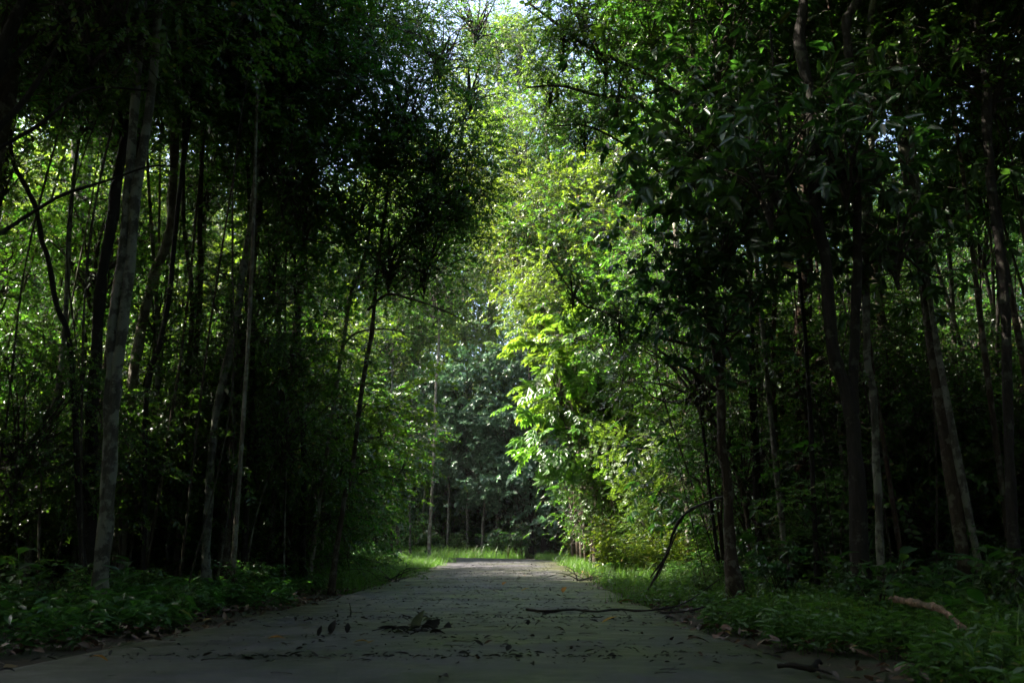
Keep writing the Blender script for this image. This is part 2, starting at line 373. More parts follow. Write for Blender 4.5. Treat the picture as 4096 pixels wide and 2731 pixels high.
for k in range(4): CR['high', k] = crown_mesh('canopy_crown', 70+k, 3.2, 1.7, 44, 16, 'canopy', M_small, .6)
for k in range(4): CR['big', k] = crown_mesh('large_leaved_crown', 80+k, 1.0, 1.1, 20, 6, 'big', M_big, .32)
for k in range(2): CR['pinnate', k] = crown_mesh('feathery_crown', 90+k, 1.2, 1.0, 16, 6, 'pinnate', M_lime, .4)
for k in range(2): CR['palmate', k] = crown_mesh('hand_leaved_crown', 95+k, 0.9, 1.2, 16, 5, 'palmate', M_lime, .3)
for k in range(2): CR['bare', k] = crown_mesh('bare_twig_crown', 98+k, 1.3, 1.0, 34, 3, 'fine', M_small, .5)
NV = {}
for (k, i) in CR: NV[k] = max(NV.get(k, 0), i+1)
rnd = random.Random(3)
def add_crown(root, kind, pos, scale=1.0, name='crown', flat=1.0):
    """pos in world; root is an unrotated Empty"""
    p = np.asarray(pos, float)-np.array(root.location)
    return link(name, CR[kind, rnd.randrange(NV[kind])], root, p, (0, 0, rnd.uniform(0, 6.28)), (scale, scale, scale*flat))

# ------------------------------------------------------------------ trees
_trunk_id = [0]
def trunk_part(root, P, r, bark, name='trunk', sides=14, n=44, rough=.06):
    _trunk_id[0] += 1; rng = np.random.default_rng(1000+_trunk_id[0])
    Q = resample(np.asarray(P, float), n); s = np.linspace(0, 1, len(P)); rr = np.interp(np.linspace(0, 1, n), s, np.broadcast_to(r, (len(P),)))
    wob = np.cumsum(rng.normal(0, 1, (n, 3)), 0); wob -= np.linspace(0, 1, n)[:, None]*wob[-1]
    Q = Q+wob*np.array([1, 1, 0])*rr[:, None]*.10
    rr = rr*(1+.07*rng.normal(size=n))
    b = MB(); v, q = tube(Q-np.array(root.location), rr, sides, rough, rng); b.add(v, q)
    return link(name, b.mesh(name, [BARKS[bark] if isinstance(bark, str) else bark]), root)
def photo_tree(name, label, group, Y, stems, bark, crowns=(), branches=(), top=13.0, cat='tree', parallel=None):
    """stems: lists of (px, py, width px); base sits on the ground under the lowest point"""
    x0 = at(stems[0][0][0], stems[0][0][1], Y)
    base = np.array([x0[0], Y, float(gz(x0[0], Y))-.05])
    root = thing(name, base, label, cat, group)
    for si, st in enumerate(stems):
        P = [at(a, b, Y) for a, b, w in st]; r = [w*mpp(a, b, Y)*.44 for a, b, w in st]
        g = P[0].copy(); d = unit(P[0]-P[1]); k = max(0.05, (P[0][2]-float(gz(P[0][0], Y))+.08)); g = P[0]+d*k/max(.3, abs(d[2])) ; g[1] = Y
        if st[0][1] > 1950: P = [g]+P; r = [r[0]*1.5]+r
        if st[-1][1] <= 60 and top > P[-1][2]+.5:
            d = unit(P[-1]-P[-2]); k = (top-P[-1][2])/max(.4, d[2])
            P = P+[P[-1]+d*k*.5+np.array([rnd.uniform(-.3, .3), rnd.uniform(-.5, .5), 0]), P[-1]+d*k]; r = r+[r[-1]*.75, r[-1]*.35]
        trunk_part(root, P, r, bark, 'trunk' if si == 0 else 'stem')
    for br in branches:
        P = [at(a, b, Y+dy) for a, b, w, dy in br]; r = [w*mpp(a, b, Y)/2 for a, b, w, dy in br]
        trunk_part(root, P, r, bark, 'branch', 6, 18)
    for c in crowns:                     # (kind, (px, py, Y) or world xyz, scale)
        kind, p, sc = c[:3]
        pos = at(*p) if len(c) == 3 else np.array(p)
        add_crown(root, kind, pos, sc)
    return root

LT = 'trees of the dark wood left of the road'
RT = 'trees of the dark wood right of the road'
W_ = 'w'   # marks a crown given in world metres
photo_tree('forest_tree', 'grey lichened tree with twin trunks pressed together, the palest trunks left of the road', LT, 8.0,
    [[(396, 2275, 62), (425, 1900, 48), (446, 1346, 42), (478, 1091, 40), (504, 797, 38), (542, 351, 34), (574, 0, 30)],
     [(424, 2250, 50), (458, 1900, 46), (475, 1538, 46), (510, 1219, 46), (555, 765, 42), (606, 383, 40), (638, 0, 38)]], 'grey',
    [('high', (-3.6, 7.2, 10.6), 1, W_), ('high', (-5.4, 9.0, 12.2), 1.1, W_)], top=12)
photo_tree('forest_tree', 'blackest thick trunk just left of the grey twin trunks', LT, 10.0,
    [[(352, 2230, 56), (372, 1729, 52), (389, 1474, 50), (408, 1155, 48), (446, 900, 48), (459, 765, 46), (491, 574, 40), (540, 383, 34), (590, 150, 28), (620, 0, 26)]], 'dark',
    [('high', (-6.0, 11.0, 12.0), 1.1, W_)],
    branches=[[(488, 590, 26, 0), (478, 420, 18, .3), (470, 260, 12, .5)], [(500, 560, 20, 0), (560, 380, 16, -.2), (640, 200, 10, -.3)]], top=12.5)
photo_tree('forest_tree', 'leaning brown tree with sunlit left side right of the grey twin trunks', LT, 12.0,
    [[(470, 2230, 52), (504, 1729, 48), (542, 1410, 46), (593, 1155, 44), (644, 996, 44), (670, 893, 42), (684, 638, 38), (700, 300, 34), (706, 0, 30)]], 'pale',
    [('high', (-6.5, 13.5, 13.5), 1.1, W_)], top=14)
photo_tree('forest_tree', 'thin dark sinuous tree rising between leaning sunlit trunk and slim stems on the left', LT, 11.0,
    [[(575, 2220, 24), (580, 1900, 22), (593, 1538, 24), (638, 1378, 22), (676, 1187, 22), (701, 900, 20), (733, 638, 20), (765, 383, 20), (803, 96, 16), (830, 0, 14)]], 'dark',
    [('mid', (-5.0, 11, 9.6), .9, W_)], branches=[[(765, 383, 12, 0), (840, 290, 10, 0), (1000, 300, 7, .2), (1200, 240, 5, .3)]], top=10)
photo_tree('forest_tree', 'slim wavy tree with a fork low down, left of the road', LT, 12.5,
    [[(705, 2220, 30), (721, 1793, 26), (746, 1506, 24), (766, 1400, 22), (775, 1250, 20), (765, 1091, 19), (740, 900, 17), (735, 600, 15), (740, 250, 12), (745, 0, 10)],
     [(746, 1506, 20), (790, 1346, 22), (803, 1027, 24), (800, 900, 22), (812, 500, 18), (815, 0, 14)]], 'brown',
    [('mid', (-5.2, 13, 10.4), .9, W_)], top=10.5)
photo_tree('forest_tree', 'leaning tree with a sunlit left edge and smooth grey-brown bark, mid left wood', LT, 11.5,
    [[(828, 2215, 40), (848, 1793, 36), (893, 1506, 36), (937, 1283, 35), (963, 1091, 33), (995, 932, 28), (1030, 640, 24), (1060, 300, 20), (1085, 0, 16)]], 'grey',
    [('fine', (-3.6, 11.5, 8.9), 1, W_), ('mid', (1040, 240, 11.8), .85), ('under', (1150, 640, 11.6), .9)], top=10)
photo_tree('forest_tree', 'stout dark trunk with pale lit upper edge, right of the leaning grey-brown tree', LT, 12.5,
    [[(908, 2210, 52), (925, 1900, 46), (956, 1538, 44), (995, 1346, 42), (1014, 1123, 36), (1040, 850, 32), (1075, 400, 28), (1100, 0, 24)]], 'brown',
    [('fine', (1130, 340, 12.6), 1), ('fine', (1330, 120, 13), .9), ('under', (1230, 760, 12.4), .9)], top=11)
photo_tree('forest_tree', 'thick rust-brown trunk deep in the left wood', LT, 15.0,
    [[(1150, 2195, 44), (1159, 1729, 38), (1172, 1506, 38), (1196, 1219, 36), (1222, 900, 32), (1240, 400, 28), (1250, 0, 24)]], 'rust',
    [('mid', (1270, 420, 14.6), .85), ('fine', (1470, 170, 14.6), .85), ('fine', (1240, 60, 15.5), 1.1)], top=14)
photo_tree('forest_tree', 'slender pale sunlit tree leaning right beside the left verge', LT, 14.0,
    [[(1246, 2240, 24), (1281, 1980, 20), (1306, 1857, 20), (1344, 1570, 19), (1376, 1378, 18), (1402, 1187, 18), (1440, 1091, 17), (1465, 996, 15), (1500, 800, 12), (1530, 560, 9)]], 'pale',
    [('fine', (1520, 500, 13.6), 1.0), ('fine', (1690, 760, 13.4), .95), ('bare', (1420, 820, 13.6), .8)],
    branches=[[(1440, 1060, 10, 0), (1480, 1052, 9, 0), (1525, 1045, 8, 0), (1545, 1075, 5, 0)],
              [(1376, 1378, 10, 0), (1410, 1340, 9, -.2), (1470, 1320, 8, -.3), (1560, 1318, 6, -.4), (1700, 1345, 4, -.5)]], top=8)
photo_tree('forest_tree', 'slender dark leaning tree nearest the road edge on the left', LT, 13.0,
    [[(1345, 2215, 26), (1377, 2006, 22), (1406, 1900, 22), (1446, 1570, 20), (1485, 1346, 18), (1510, 1091, 16), (1545, 800, 13), (1600, 400, 10)]], 'brown',
    [('fine', (1620, 380, 13), .8), ('fine', (1740, 560, 13.2), .8), ('fine', (1830, 740, 13.5), .7), ('fine', (1560, 960, 13.2), .75), ('fine', (1700, 1000, 13.4), .7), ('bare', (1760, 190, 14), .9), ('fine', (1640, 60, 14.5), .8), ('bare', (1900, 60, 15), .9), ('bare', (1880, 330, 14.5), .8)],
    branches=[[(1470, 1240, 12, 0), (1548, 1177, 12, -.2), (1640, 1195, 10, -.4), (1733, 1225, 7, -.6), (1900, 1300, 4, -.8)]], top=9)
photo_tree('forest_tree', 'thin dark curving tree at the far left edge of the wood', LT, 9.5,
    [[(330, 2230, 30), (300, 1700, 26), (274, 1366, 24), (223, 1219, 23), (185, 1028, 22), (160, 957, 21), (140, 829, 20), (96, 733, 18), (51, 638, 17), (40, 446, 15), (60, 200, 12), (80, 0, 10)]], 'dark',
    [('mid', (-6.0, 9.6, 8.4), 1, W_)], top=8)
photo_tree('forest_tree', 'dark tree whose long bare limbs slant across the upper left corner', LT, 7.0,
    [[(-420, 2300, 130), (-380, 1800, 115), (-330, 1200, 100), (-230, 800, 90), (-120, 500, 70), (0, 290, 60), (60, 120, 52), (105, 0, 44)]], 'dark',
    [('high', (-4.6, 5.8, 9.6), 1, W_), ('mid', (-4.6, 7.6, 7.4), .9, W_), ('under', (40, 260, 9), .8), ('under', (240, 90, 9), .8), ('under', (30, 640, 10), .7), ('fine', (210, 330, 10.5), .6)],
    branches=[[(-230, 800, 30, 0), (0, 510, 24, 0), (90, 420, 22, .1), (160, 320, 20, .1), (240, 180, 16, .2), (330, 60, 12, .3), (440, -20, 10, .3)],
              [(-300, 820, 22, 0), (0, 595, 17, 0), (160, 500, 15, .1), (310, 375, 13, .2), (420, 350, 10, .3), (600, 365, 7, .4)],
              [(-330, 1150, 26, 0), (0, 935, 17, 0), (130, 850, 15, .1), (255, 778, 14, .1), (420, 725, 12, .2), (600, 665, 9, .2), (700, 670, 5, .2)],
              [(-20, 330, 26, 0), (130, 150, 24, .2), (240, 100, 18, .3), (420, 0, 14, .4)]], top=10)
photo_tree('forest_tree', 'gnarled pale-barked pair of trunks in the sunlit wood far left', LT, 18.0,
    [[(318, 2190, 40), (315, 1500, 38), (318, 1000, 40), (322, 800, 48), (306, 620, 32), (308, 478, 28), (312, 200, 24), (315, 0, 20)],
     [(330, 850, 40), (350, 660, 34), (363, 510, 34), (372, 300, 28), (380, 0, 24)]], 'grey', [('mid', (-9.5, 19, 15.5), 1.1, W_)], top=16)
photo_tree('forest_tree', 'thin straight pale trunk at the bend left of the bluish tree', 'thin trunks at the road bend', 30.0,
    [[(1717, 2180, 15), (1733, 1857, 13), (1743, 1601, 12), (1752, 1442, 12), (1756, 1200, 10), (1760, 1000, 8)]], 'pale', [('mid', (1740, 1120, 30), 1.0), ('mid', (1700, 900, 31), 1)])
photo_tree('forest_tree', 'straight greyish trunk at the bend with leafy creeper at its foot', 'thin trunks at the road bend', 31.0,
    [[(1588, 2150, 18), (1582, 2050, 16), (1576, 1800, 14), (1570, 1500, 12), (1572, 1250, 10)]], 'grey', [('mid', (1560, 1300, 31), 1), ('mid', (1620, 1050, 31), 1)])
photo_tree('forest_tree', 'hair-thin trunk between the two pale trunks at the bend', 'thin trunks at the road bend', 32.0,
    [[(1640, 2140, 9), (1640, 1900, 8), (1650, 1600, 7), (1655, 1400, 6)]], 'grey', [('under', (1655, 1380, 32), 1)])
photo_tree('forest_tree', 'greyish trunk in shade beyond the road end, right of the bluish tree', 'thin trunks at the road bend', 44.0,
    [[(2128, 2160, 18), (2126, 2000, 16), (2122, 1700, 14), (2120, 1400, 12), (2118, 1100, 10)]], 'dark', [('cool', (2120, 1350, 44.5), 1), ('mid', (2110, 1050, 45), 1.1)])
photo_tree('forest_tree', 'thicker brown trunk in shade beside the bright thicket at the bend', 'thin trunks at the road bend', 44.5,
    [[(2178, 2140, 30), (2178, 2000, 27), (2174, 1700, 25), (2172, 1400, 22), (2170, 1000, 18)]], 'dark', [('mid', (2170, 1100, 45), 1.1), ('mid', (2180, 800, 46), 1.1)])
# right side
photo_tree('forest_tree', 'dark crooked tree at the right verge, dappled above the arching dead branch', RT, 10.5,
    [[(2928, 2270, 62), (2917, 2200, 52), (2907, 2059, 48), (2900, 1900, 44), (2876, 1793, 42), (2876, 1538, 40), (2856, 1378, 38), (2837, 1283, 36), (2831, 1187, 34), (2812, 900, 30), (2793, 700, 28), (2780, 400, 24), (2770, 0, 18)]], 'brown',
    [('big', (2790, 520, 10.2), .9), ('big', (2860, 240, 10.2), 1), ('big', (2760, 1020, 10), .75), ('big', (2990, 640, 9.8), 1), ('big', (2880, 900, 9.7), .9), ('mid', (3.4, 10.8, 9.8), .9, W_), ('big', (2880, 1250, 9.8), .75), ('under', (2250, 100, 11.1), .55), ('under', (2420, 200, 10.9), .55), ('under', (2200, 350, 11.1), .35), ('under', (2460, 400, 10.8), .45), ('fine', (2330, 0, 11.2), .6), ('under', (2340, 510, 11.2), .4), ('under', (2290, 1150, 10.9), .35), ('under', (2600, 80, 10.8), .6), ('under', (2480, 1290, 10.7), .4)],
    branches=[[(2860, 1560, 24, 0), (2790, 1500, 20, -.2), (2697, 1442, 14, -.4), (2620, 1390, 8, -.5)],
              [(2800, 820, 18, 0), (2601, 657, 12, .2), (2474, 561, 11, .4), (2346, 504, 9, .6), (2219, 504, 6, .8)],
              [(2780, 560, 22, 0), (2680, 470, 20, .1), (2589, 440, 19, .2), (2506, 395, 17, .3), (2385, 383, 15, .4), (2244, 344, 12, .5), (2104, 351, 7, .6)],
              [(2780, 420, 22, 0), (2640, 330, 19, .2), (2538, 274, 18, .3), (2346, 185, 16, .5), (2219, 89, 13, .6), (2123, 19, 9, .7)],
              [(2840, 1400, 16, 0), (2680, 1360, 14, .1), (2557, 1327, 13, .2), (2410, 1244, 11, .3), (2334, 1219, 10, .4), (2238, 1098, 8, .5), (2187, 1015, 5, .6)]], top=10)
photo_tree('forest_tree', 'pale dappled slim trunk glimpsed behind large dark leaves, upper right of centre', RT, 19.0,
    [[(2760, 2200, 34), (2740, 1500, 30), (2697, 816, 26), (2671, 638, 25), (2646, 446, 24), (2633, 96, 22), (2628, 0, 22)]], 'pale', [('mid', (4.0, 19, 15.6), 1.1, W_)], top=16)
photo_tree('forest_tree', 'thick pale trunk between the crooked verge tree and the copper-striped trunk', RT, 16.0,
    [[(3085, 2210, 46), (3080, 1500, 42), (3079, 829, 40), (3074, 400, 36), (3070, 0, 32)]], 'grey', [('mid', (5.2, 16, 13.6), 1.2, W_), ('mid', (3020, 300, 16), 1)], top=14)
photo_tree('forest_tree', 'flaky-barked trunk with copper sunlit stripes, right wood', RT, 12.5,
    [[(3200, 2230, 62), (3206, 1900, 58), (3206, 1601, 56), (3200, 1346, 55), (3213, 1091, 54), (3212, 700, 48), (3208, 300, 44), (3205, 0, 40)],
     [(3238, 2230, 30), (3236, 1900, 28), (3232, 1601, 27), (3234, 1300, 26), (3240, 1000, 24), (3245, 600, 20)]], 'rust',
    [('high', (5.0, 13.5, 12.8), 1, W_)], top=13)
photo_tree('forest_tree', 'large bent dark tree with copper-lit left edge, forking near the ground in right wood', RT, 8.5,
    [[(3425, 2235, 80), (3417, 1900, 68), (3404, 1729, 64), (3379, 1570, 60), (3340, 1442, 56), (3321, 1283, 55), (3302, 1027, 54), (3270, 893, 54), (3251, 638, 56), (3251, 446, 58), (3213, 255, 52), (3200, 128, 48), (3219, 0, 44)],
     [(3420, 1800, 50), (3423, 1474, 40), (3430, 1027, 38), (3430, 765, 37), (3410, 510, 35), (3404, 255, 35), (3391, 83, 40), (3436, 0, 36)]], 'dark',
    [('high', (3.6, 8.2, 10.2), 1, W_), ('high', (5.6, 9.2, 11.6), 1, W_), ('big', (3060, 620, 8.3), 1), ('big', (3350, 560, 8.0), .9)],
    branches=[[(3230, 900, 18, 0), (3140, 640, 15, -.2), (3100, 330, 13, -.3), (3080, 120, 9, -.4)]], top=11)
photo_tree('forest_tree', 'dark upright tree with a pale moonlike lit patch on its lower stem, right wood', RT, 9.5,
    [[(3520, 2230, 36), (3506, 1900, 32), (3500, 1665, 32), (3493, 1538, 31), (3474, 1442, 32), (3468, 1219, 33), (3468, 964, 34), (3480, 765, 36), (3493, 510, 36), (3493, 255, 33), (3495, 0, 30)]], 'grey',
    [('high', (5.4, 10.8, 11.6), 1, W_), ('big', (3560, 900, 9.2), .9)],
    branches=[[(3495, 430, 18, 0), (3600, 350, 15, 0), (3680, 300, 12, .1), (3770, 250, 8, .2)], [(3530, 395, 12, 0), (3660, 250, 9, 0), (3690, 140, 6, 0)]], top=12)
photo_tree('forest_tree', 'dark tree nearest the right edge of the view, kinked near its top', RT, 9.0,
    [[(4050, 2230, 50), (4035, 1857, 44), (4029, 1346, 42), (4016, 1091, 42), (3991, 893, 40), (3959, 574, 40), (3952, 255, 40), (3908, 0, 36)]], 'dark',
    [('high', (6.8, 8.6, 10.8), 1, W_), ('mid', (6.4, 9.4, 7.8), .9, W_)], top=11)

# ------------------------------------------------------------------ understorey trees: thin trunk and a crown
def under_tree(x, y, zc, kinds, label, group, bark='brown', r=.03, sc=1.0, name='understory_tree', flat=1.0, extra=()):
    z0 = float(gz(x, y)); root = thing(name, (x, y, z0-.04), label, 'tree', group)
    kx, ky = rnd.uniform(-.4, .4)*(1+.16*zc), rnd.uniform(-.4, .4)
    c = np.array([x+kx, y+ky, zc])
    P = [np.array([x, y, z0-.05]), np.array([x+kx*.2+rnd.uniform(-.12, .12), y+ky*.3, z0+(zc-z0)*.4]), np.array([x+kx*.7+rnd.uniform(-.1, .1), y+ky*.7, z0+(zc-z0)*.75]), c]
    trunk_part(root, P, [r*1.25, r, r*.75, r*.4], bark, 'trunk', 7, 14)
    add_crown(root, kinds[rnd.randrange(len(kinds))], c, sc, flat=flat)
    for (dx, dy, z, kk, s2) in extra: add_crown(root, kk, (x+dx, y+dy, z), s2)
    return root
MARKS = [((-4.6, 8.0), 'the grey twin trunks'), ((-5.8, 12), 'the leaning sunlit trunk'), ((-4.4, 11.5), 'the leaning grey-brown tree'), ((-4.2, 15), 'the rust-brown trunk'),
         ((-3.4, 14), 'the slender pale tree'), ((-9.6, 18), 'the gnarled pale trunks'), ((-3.1, 30), 'the thin pale bend trunk'), ((2.9, 10.5), 'the crooked verge tree'),
         ((5.0, 16), 'the thick pale trunk'), ((4.4, 12.5), 'the copper-striped trunk'), ((3.6, 8.5), 'the bent forking tree'), ((4.4, 9.5), 'the pale-patched dark tree'), ((5.6, 9), 'the kinked right-edge tree'),
         ((0.9, 39), 'the brown bend trunk'), ((-2, 42), 'the bluish trees')]
TONE = dict(brown='brown', dark='black', grey='grey', pale='pale', rust='rust-brown')
def where(x, y):
    (mx, my), nm = min(MARKS, key=lambda m: (m[0][0]/m[0][1]-x/y)**2*400+(m[0][1]-y)**2*.02)
    dx = (x/y-mx/my)*my
    if abs(dx) < .5: return ('behind ' if y > my else 'in front of ')+nm
    return ('right of ' if dx > 0 else 'left of ')+nm
def scatter(n, xr, yr, zr, kinds, label, group, bark=('brown', 'dark', 'grey'), rr=(.02, .045), sc=(.8, 1.15), name='understory_tree', gap=2.5, slope=False):
    done = []; tries = 0
    while len(done) < n and tries < n*60:
        tries += 1
        x, y = rnd.uniform(*xr), rnd.uniform(*yr)
        if road_dist(x, y) < gap: continue
        if x > 0 and yr[1] <= 20 and yr[0] > 5 and x/y < .245: continue
        if any((x-a)**2+(y-b)**2 < .35 for a, b in done): continue
        done.append((x, y))
        t = rnd.random()
        if slope: t = min(1, max(0, (y-yr[0])/(yr[1]-yr[0])+rnd.uniform(-.3, .3)))
        z = zr[0]+(zr[1]-zr[0])*t; bk = rnd.choice(bark)
        hgt = 'low crown' if t < .33 else 'middling crown' if t < .67 else 'high crown'
        under_tree(x, y, z, kinds, '%s with %s, %s' % (label, hgt, where(x, y)), group, bk, rnd.uniform(*rr), rnd.uniform(*sc), name)
# dark wood on the left, between the trunks
scatter(22, (-11, -3.4), (12, 15), (.8, 3.4), ['under', 'fine'], 'dim young tree', 'understory of the left wood', name='young_tree')
scatter(26, (-14, -4.0), (15.5, 19.5), (.8, 5.0), ['under', 'leafy', 'fine', 'bright'], 'dappled young tree', 'dappled understory behind the left trunks', name='young_tree', gap=3.6)
scatter(9, (-6.5, -3.6), (10.5, 15.5), (5.5, 9.5), ['under', 'fine'], 'dark leafy tree', 'upper leaves of the left wood', rr=(.03, .05))
scatter(20, (-9.5, -3.3), (9.8, 15.5), (7.5, 10.5), ['fine'], 'slim pole tree', 'slim pole trees of the left wood', bark=('dark', 'pale', 'brown', 'brown'), rr=(.013, .032), sc=(.5, .7), name='pole_tree', gap=2.9)
scatter(4, (-9.5, -6.5), (12, 15), (4.5, 8), ['under'], 'dark leafy tree', 'upper leaves of the left wood', rr=(.03, .05))
# sunlit wood far left, rising away from the road
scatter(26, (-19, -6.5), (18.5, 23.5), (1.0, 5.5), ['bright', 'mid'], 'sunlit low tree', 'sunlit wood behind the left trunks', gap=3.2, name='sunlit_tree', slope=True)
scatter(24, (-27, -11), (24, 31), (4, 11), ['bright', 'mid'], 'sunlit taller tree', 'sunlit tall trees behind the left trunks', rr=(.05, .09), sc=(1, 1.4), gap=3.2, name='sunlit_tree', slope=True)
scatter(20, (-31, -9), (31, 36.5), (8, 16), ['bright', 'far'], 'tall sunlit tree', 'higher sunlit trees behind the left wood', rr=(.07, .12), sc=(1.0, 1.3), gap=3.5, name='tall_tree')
scatter(14, (-42, -12), (43, 50), (15, 26), ['far'], 'tall backing tree', 'tall backing trees', rr=(.1, .16), sc=(1.1, 1.5), gap=3.5, name='tall_tree')
# green half-lit wood between the left trunks and the bend
scatter(13, (-9, -4.2), (16.5, 22), (.9, 4.2), ['under', 'mid', 'fine'], 'half-lit green tree', 'half-lit wood left of the bend', gap=3.9)
scatter(12, (-12, -3.5), (28, 35), (1.5, 7), ['mid', 'under'], 'green tree inside the bend', 'trees inside the bend', gap=3.2)
# the bend: bluish shaded trees and the wood behind
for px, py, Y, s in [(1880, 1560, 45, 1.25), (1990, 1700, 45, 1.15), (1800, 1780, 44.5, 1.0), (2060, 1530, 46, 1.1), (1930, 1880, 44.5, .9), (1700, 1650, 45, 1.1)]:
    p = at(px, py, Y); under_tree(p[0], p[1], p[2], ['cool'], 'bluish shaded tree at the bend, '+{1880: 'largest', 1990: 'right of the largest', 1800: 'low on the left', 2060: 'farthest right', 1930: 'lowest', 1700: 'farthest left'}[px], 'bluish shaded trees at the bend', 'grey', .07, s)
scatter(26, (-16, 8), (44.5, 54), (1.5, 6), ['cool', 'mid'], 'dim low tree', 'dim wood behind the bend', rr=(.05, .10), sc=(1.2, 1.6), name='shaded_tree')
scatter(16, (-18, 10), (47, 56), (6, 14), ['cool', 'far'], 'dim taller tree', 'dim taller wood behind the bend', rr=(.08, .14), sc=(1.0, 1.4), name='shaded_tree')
scatter(3, (-17, -9), (46, 49), (6, 12), ['far'], 'tall shade tree at the bend', 'tall shade trees left of the bend', rr=(.1, .14), sc=(1.0, 1.3), name='tall_tree')
scatter(18, (-22, 12), (54, 62), (2, 12), ['far'], 'far tree', 'far trees behind the bend', rr=(.08, .14), sc=(1.0, 1.4), name='tall_tree')
scatter(16, (-18, 9), (56, 60), (1.2, 3.2), ['far'], 'low far tree', 'low far trees behind the bend', rr=(.06, .1), sc=(.8, 1.1), name='tall_tree')
scatter(14, (-20, 12), (54, 66), (14, 30), ['far'], 'tall far tree', 'tall trees behind the bend', rr=(.12, .2), sc=(1.1, 1.5), name='tall_tree')
for px, py, Y, s, k in [(1850, 700, 50, 1.0, 'far'), (1950, 820, 49, 1.0, 'far'), (1990, 1080, 48, .9, 'far'), (1800, 1080, 48, .9, 'far'), (1700, 850, 50, 1, 'far'), (2020, 380, 52, 1.0, 'far'), (1880, 1290, 47.5, .8, 'far'), (1640, 640, 52, 1, 'far'), (1600, 1100, 48, 1, 'far'), (2060, 650, 50, 1, 'far'), (1480, 900, 50, 1, 'far'), (2150, 200, 50, 1.1, 'far'), (1960, 130, 50, .8, 'far')]:
    p = at(px, py, Y); under_tree(p[0], p[1], p[2], [k], 'tall green tree above the bend, ' + ('topmost under the sky gap' if py < 600 else 'upper storey' if py < 1000 else 'just above the bluish trees')+(' on the right' if px > 1900 else ' on the left' if px < 1700 else ' in the middle'), 'tall trees above the bend', 'grey', .14, s, 'tall_tree')
# bright thicket right of the bend
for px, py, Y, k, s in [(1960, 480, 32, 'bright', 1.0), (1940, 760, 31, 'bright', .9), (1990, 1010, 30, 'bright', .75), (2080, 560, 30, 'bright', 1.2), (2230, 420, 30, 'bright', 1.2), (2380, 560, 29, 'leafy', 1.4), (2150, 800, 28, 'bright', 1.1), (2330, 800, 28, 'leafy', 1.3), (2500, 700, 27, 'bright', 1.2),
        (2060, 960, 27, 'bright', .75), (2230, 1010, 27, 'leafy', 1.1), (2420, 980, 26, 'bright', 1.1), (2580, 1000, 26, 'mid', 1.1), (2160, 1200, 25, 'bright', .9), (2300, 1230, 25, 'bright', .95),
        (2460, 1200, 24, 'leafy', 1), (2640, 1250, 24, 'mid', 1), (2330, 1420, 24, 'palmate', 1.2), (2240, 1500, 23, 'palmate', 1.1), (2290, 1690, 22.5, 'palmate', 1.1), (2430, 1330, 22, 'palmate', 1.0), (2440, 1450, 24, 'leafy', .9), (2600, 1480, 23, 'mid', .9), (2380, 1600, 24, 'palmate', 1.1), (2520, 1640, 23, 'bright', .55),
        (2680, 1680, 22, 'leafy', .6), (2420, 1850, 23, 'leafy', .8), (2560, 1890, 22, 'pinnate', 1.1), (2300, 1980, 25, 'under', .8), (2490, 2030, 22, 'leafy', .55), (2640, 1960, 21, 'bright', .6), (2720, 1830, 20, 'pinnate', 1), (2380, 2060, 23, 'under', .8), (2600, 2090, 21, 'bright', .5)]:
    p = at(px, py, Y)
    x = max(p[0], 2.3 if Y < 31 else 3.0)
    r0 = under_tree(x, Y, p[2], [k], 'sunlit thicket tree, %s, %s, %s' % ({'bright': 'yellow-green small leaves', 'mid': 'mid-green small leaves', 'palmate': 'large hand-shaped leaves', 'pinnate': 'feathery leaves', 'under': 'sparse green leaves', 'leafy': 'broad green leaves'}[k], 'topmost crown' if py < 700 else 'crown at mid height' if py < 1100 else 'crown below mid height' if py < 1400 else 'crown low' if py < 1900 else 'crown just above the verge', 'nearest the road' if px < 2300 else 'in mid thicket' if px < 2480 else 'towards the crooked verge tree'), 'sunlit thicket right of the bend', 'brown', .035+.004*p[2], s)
    for ch in r0.children:
        if ch.name.startswith('crown'): ch.location.x = p[0]-x
scatter(16, (3.5, 13), (27, 36), (10, 24), ['mid', 'bright'], 'tall tree behind thicket', 'tall trees behind the thicket', rr=(.1, .16), sc=(1.2, 1.7))
# dark wood on the right
scatter(56, (3.3, 13.5), (11.5, 20), (.8, 4.4), ['under', 'fine', 'big'], 'dim young tree', 'understory of the right wood', name='young_tree')
scatter(22, (3.2, 14), (10, 20), (4.8, 10.5), ['mid', 'under', 'big'], 'dark leafy tree', 'upper leaves of the right wood', rr=(.03, .06))
scatter(30, (5.5, 26), (21, 32), (1.5, 10), ['mid'], 'deep right-wood tree', 'deep trees of the right wood', rr=(.05, .10), sc=(1.0, 1.5), gap=4, name='shaded_tree')
scatter(22, (8, 42), (34, 46), (3, 25), ['far'], 'tall backing tree', 'tall backing trees on the right', rr=(.1, .16), sc=(1.1, 1.5), name='tall_tree')
scatter(24, (3.2, 9.5), (9, 16), (7.5, 10.5), ['fine', 'big'], 'slim pole tree', 'slim pole trees of the right wood', bark=('grey', 'rust', 'brown', 'dark'), rr=(.015, .04), sc=(.5, .7), name='pole_tree', gap=2.9)
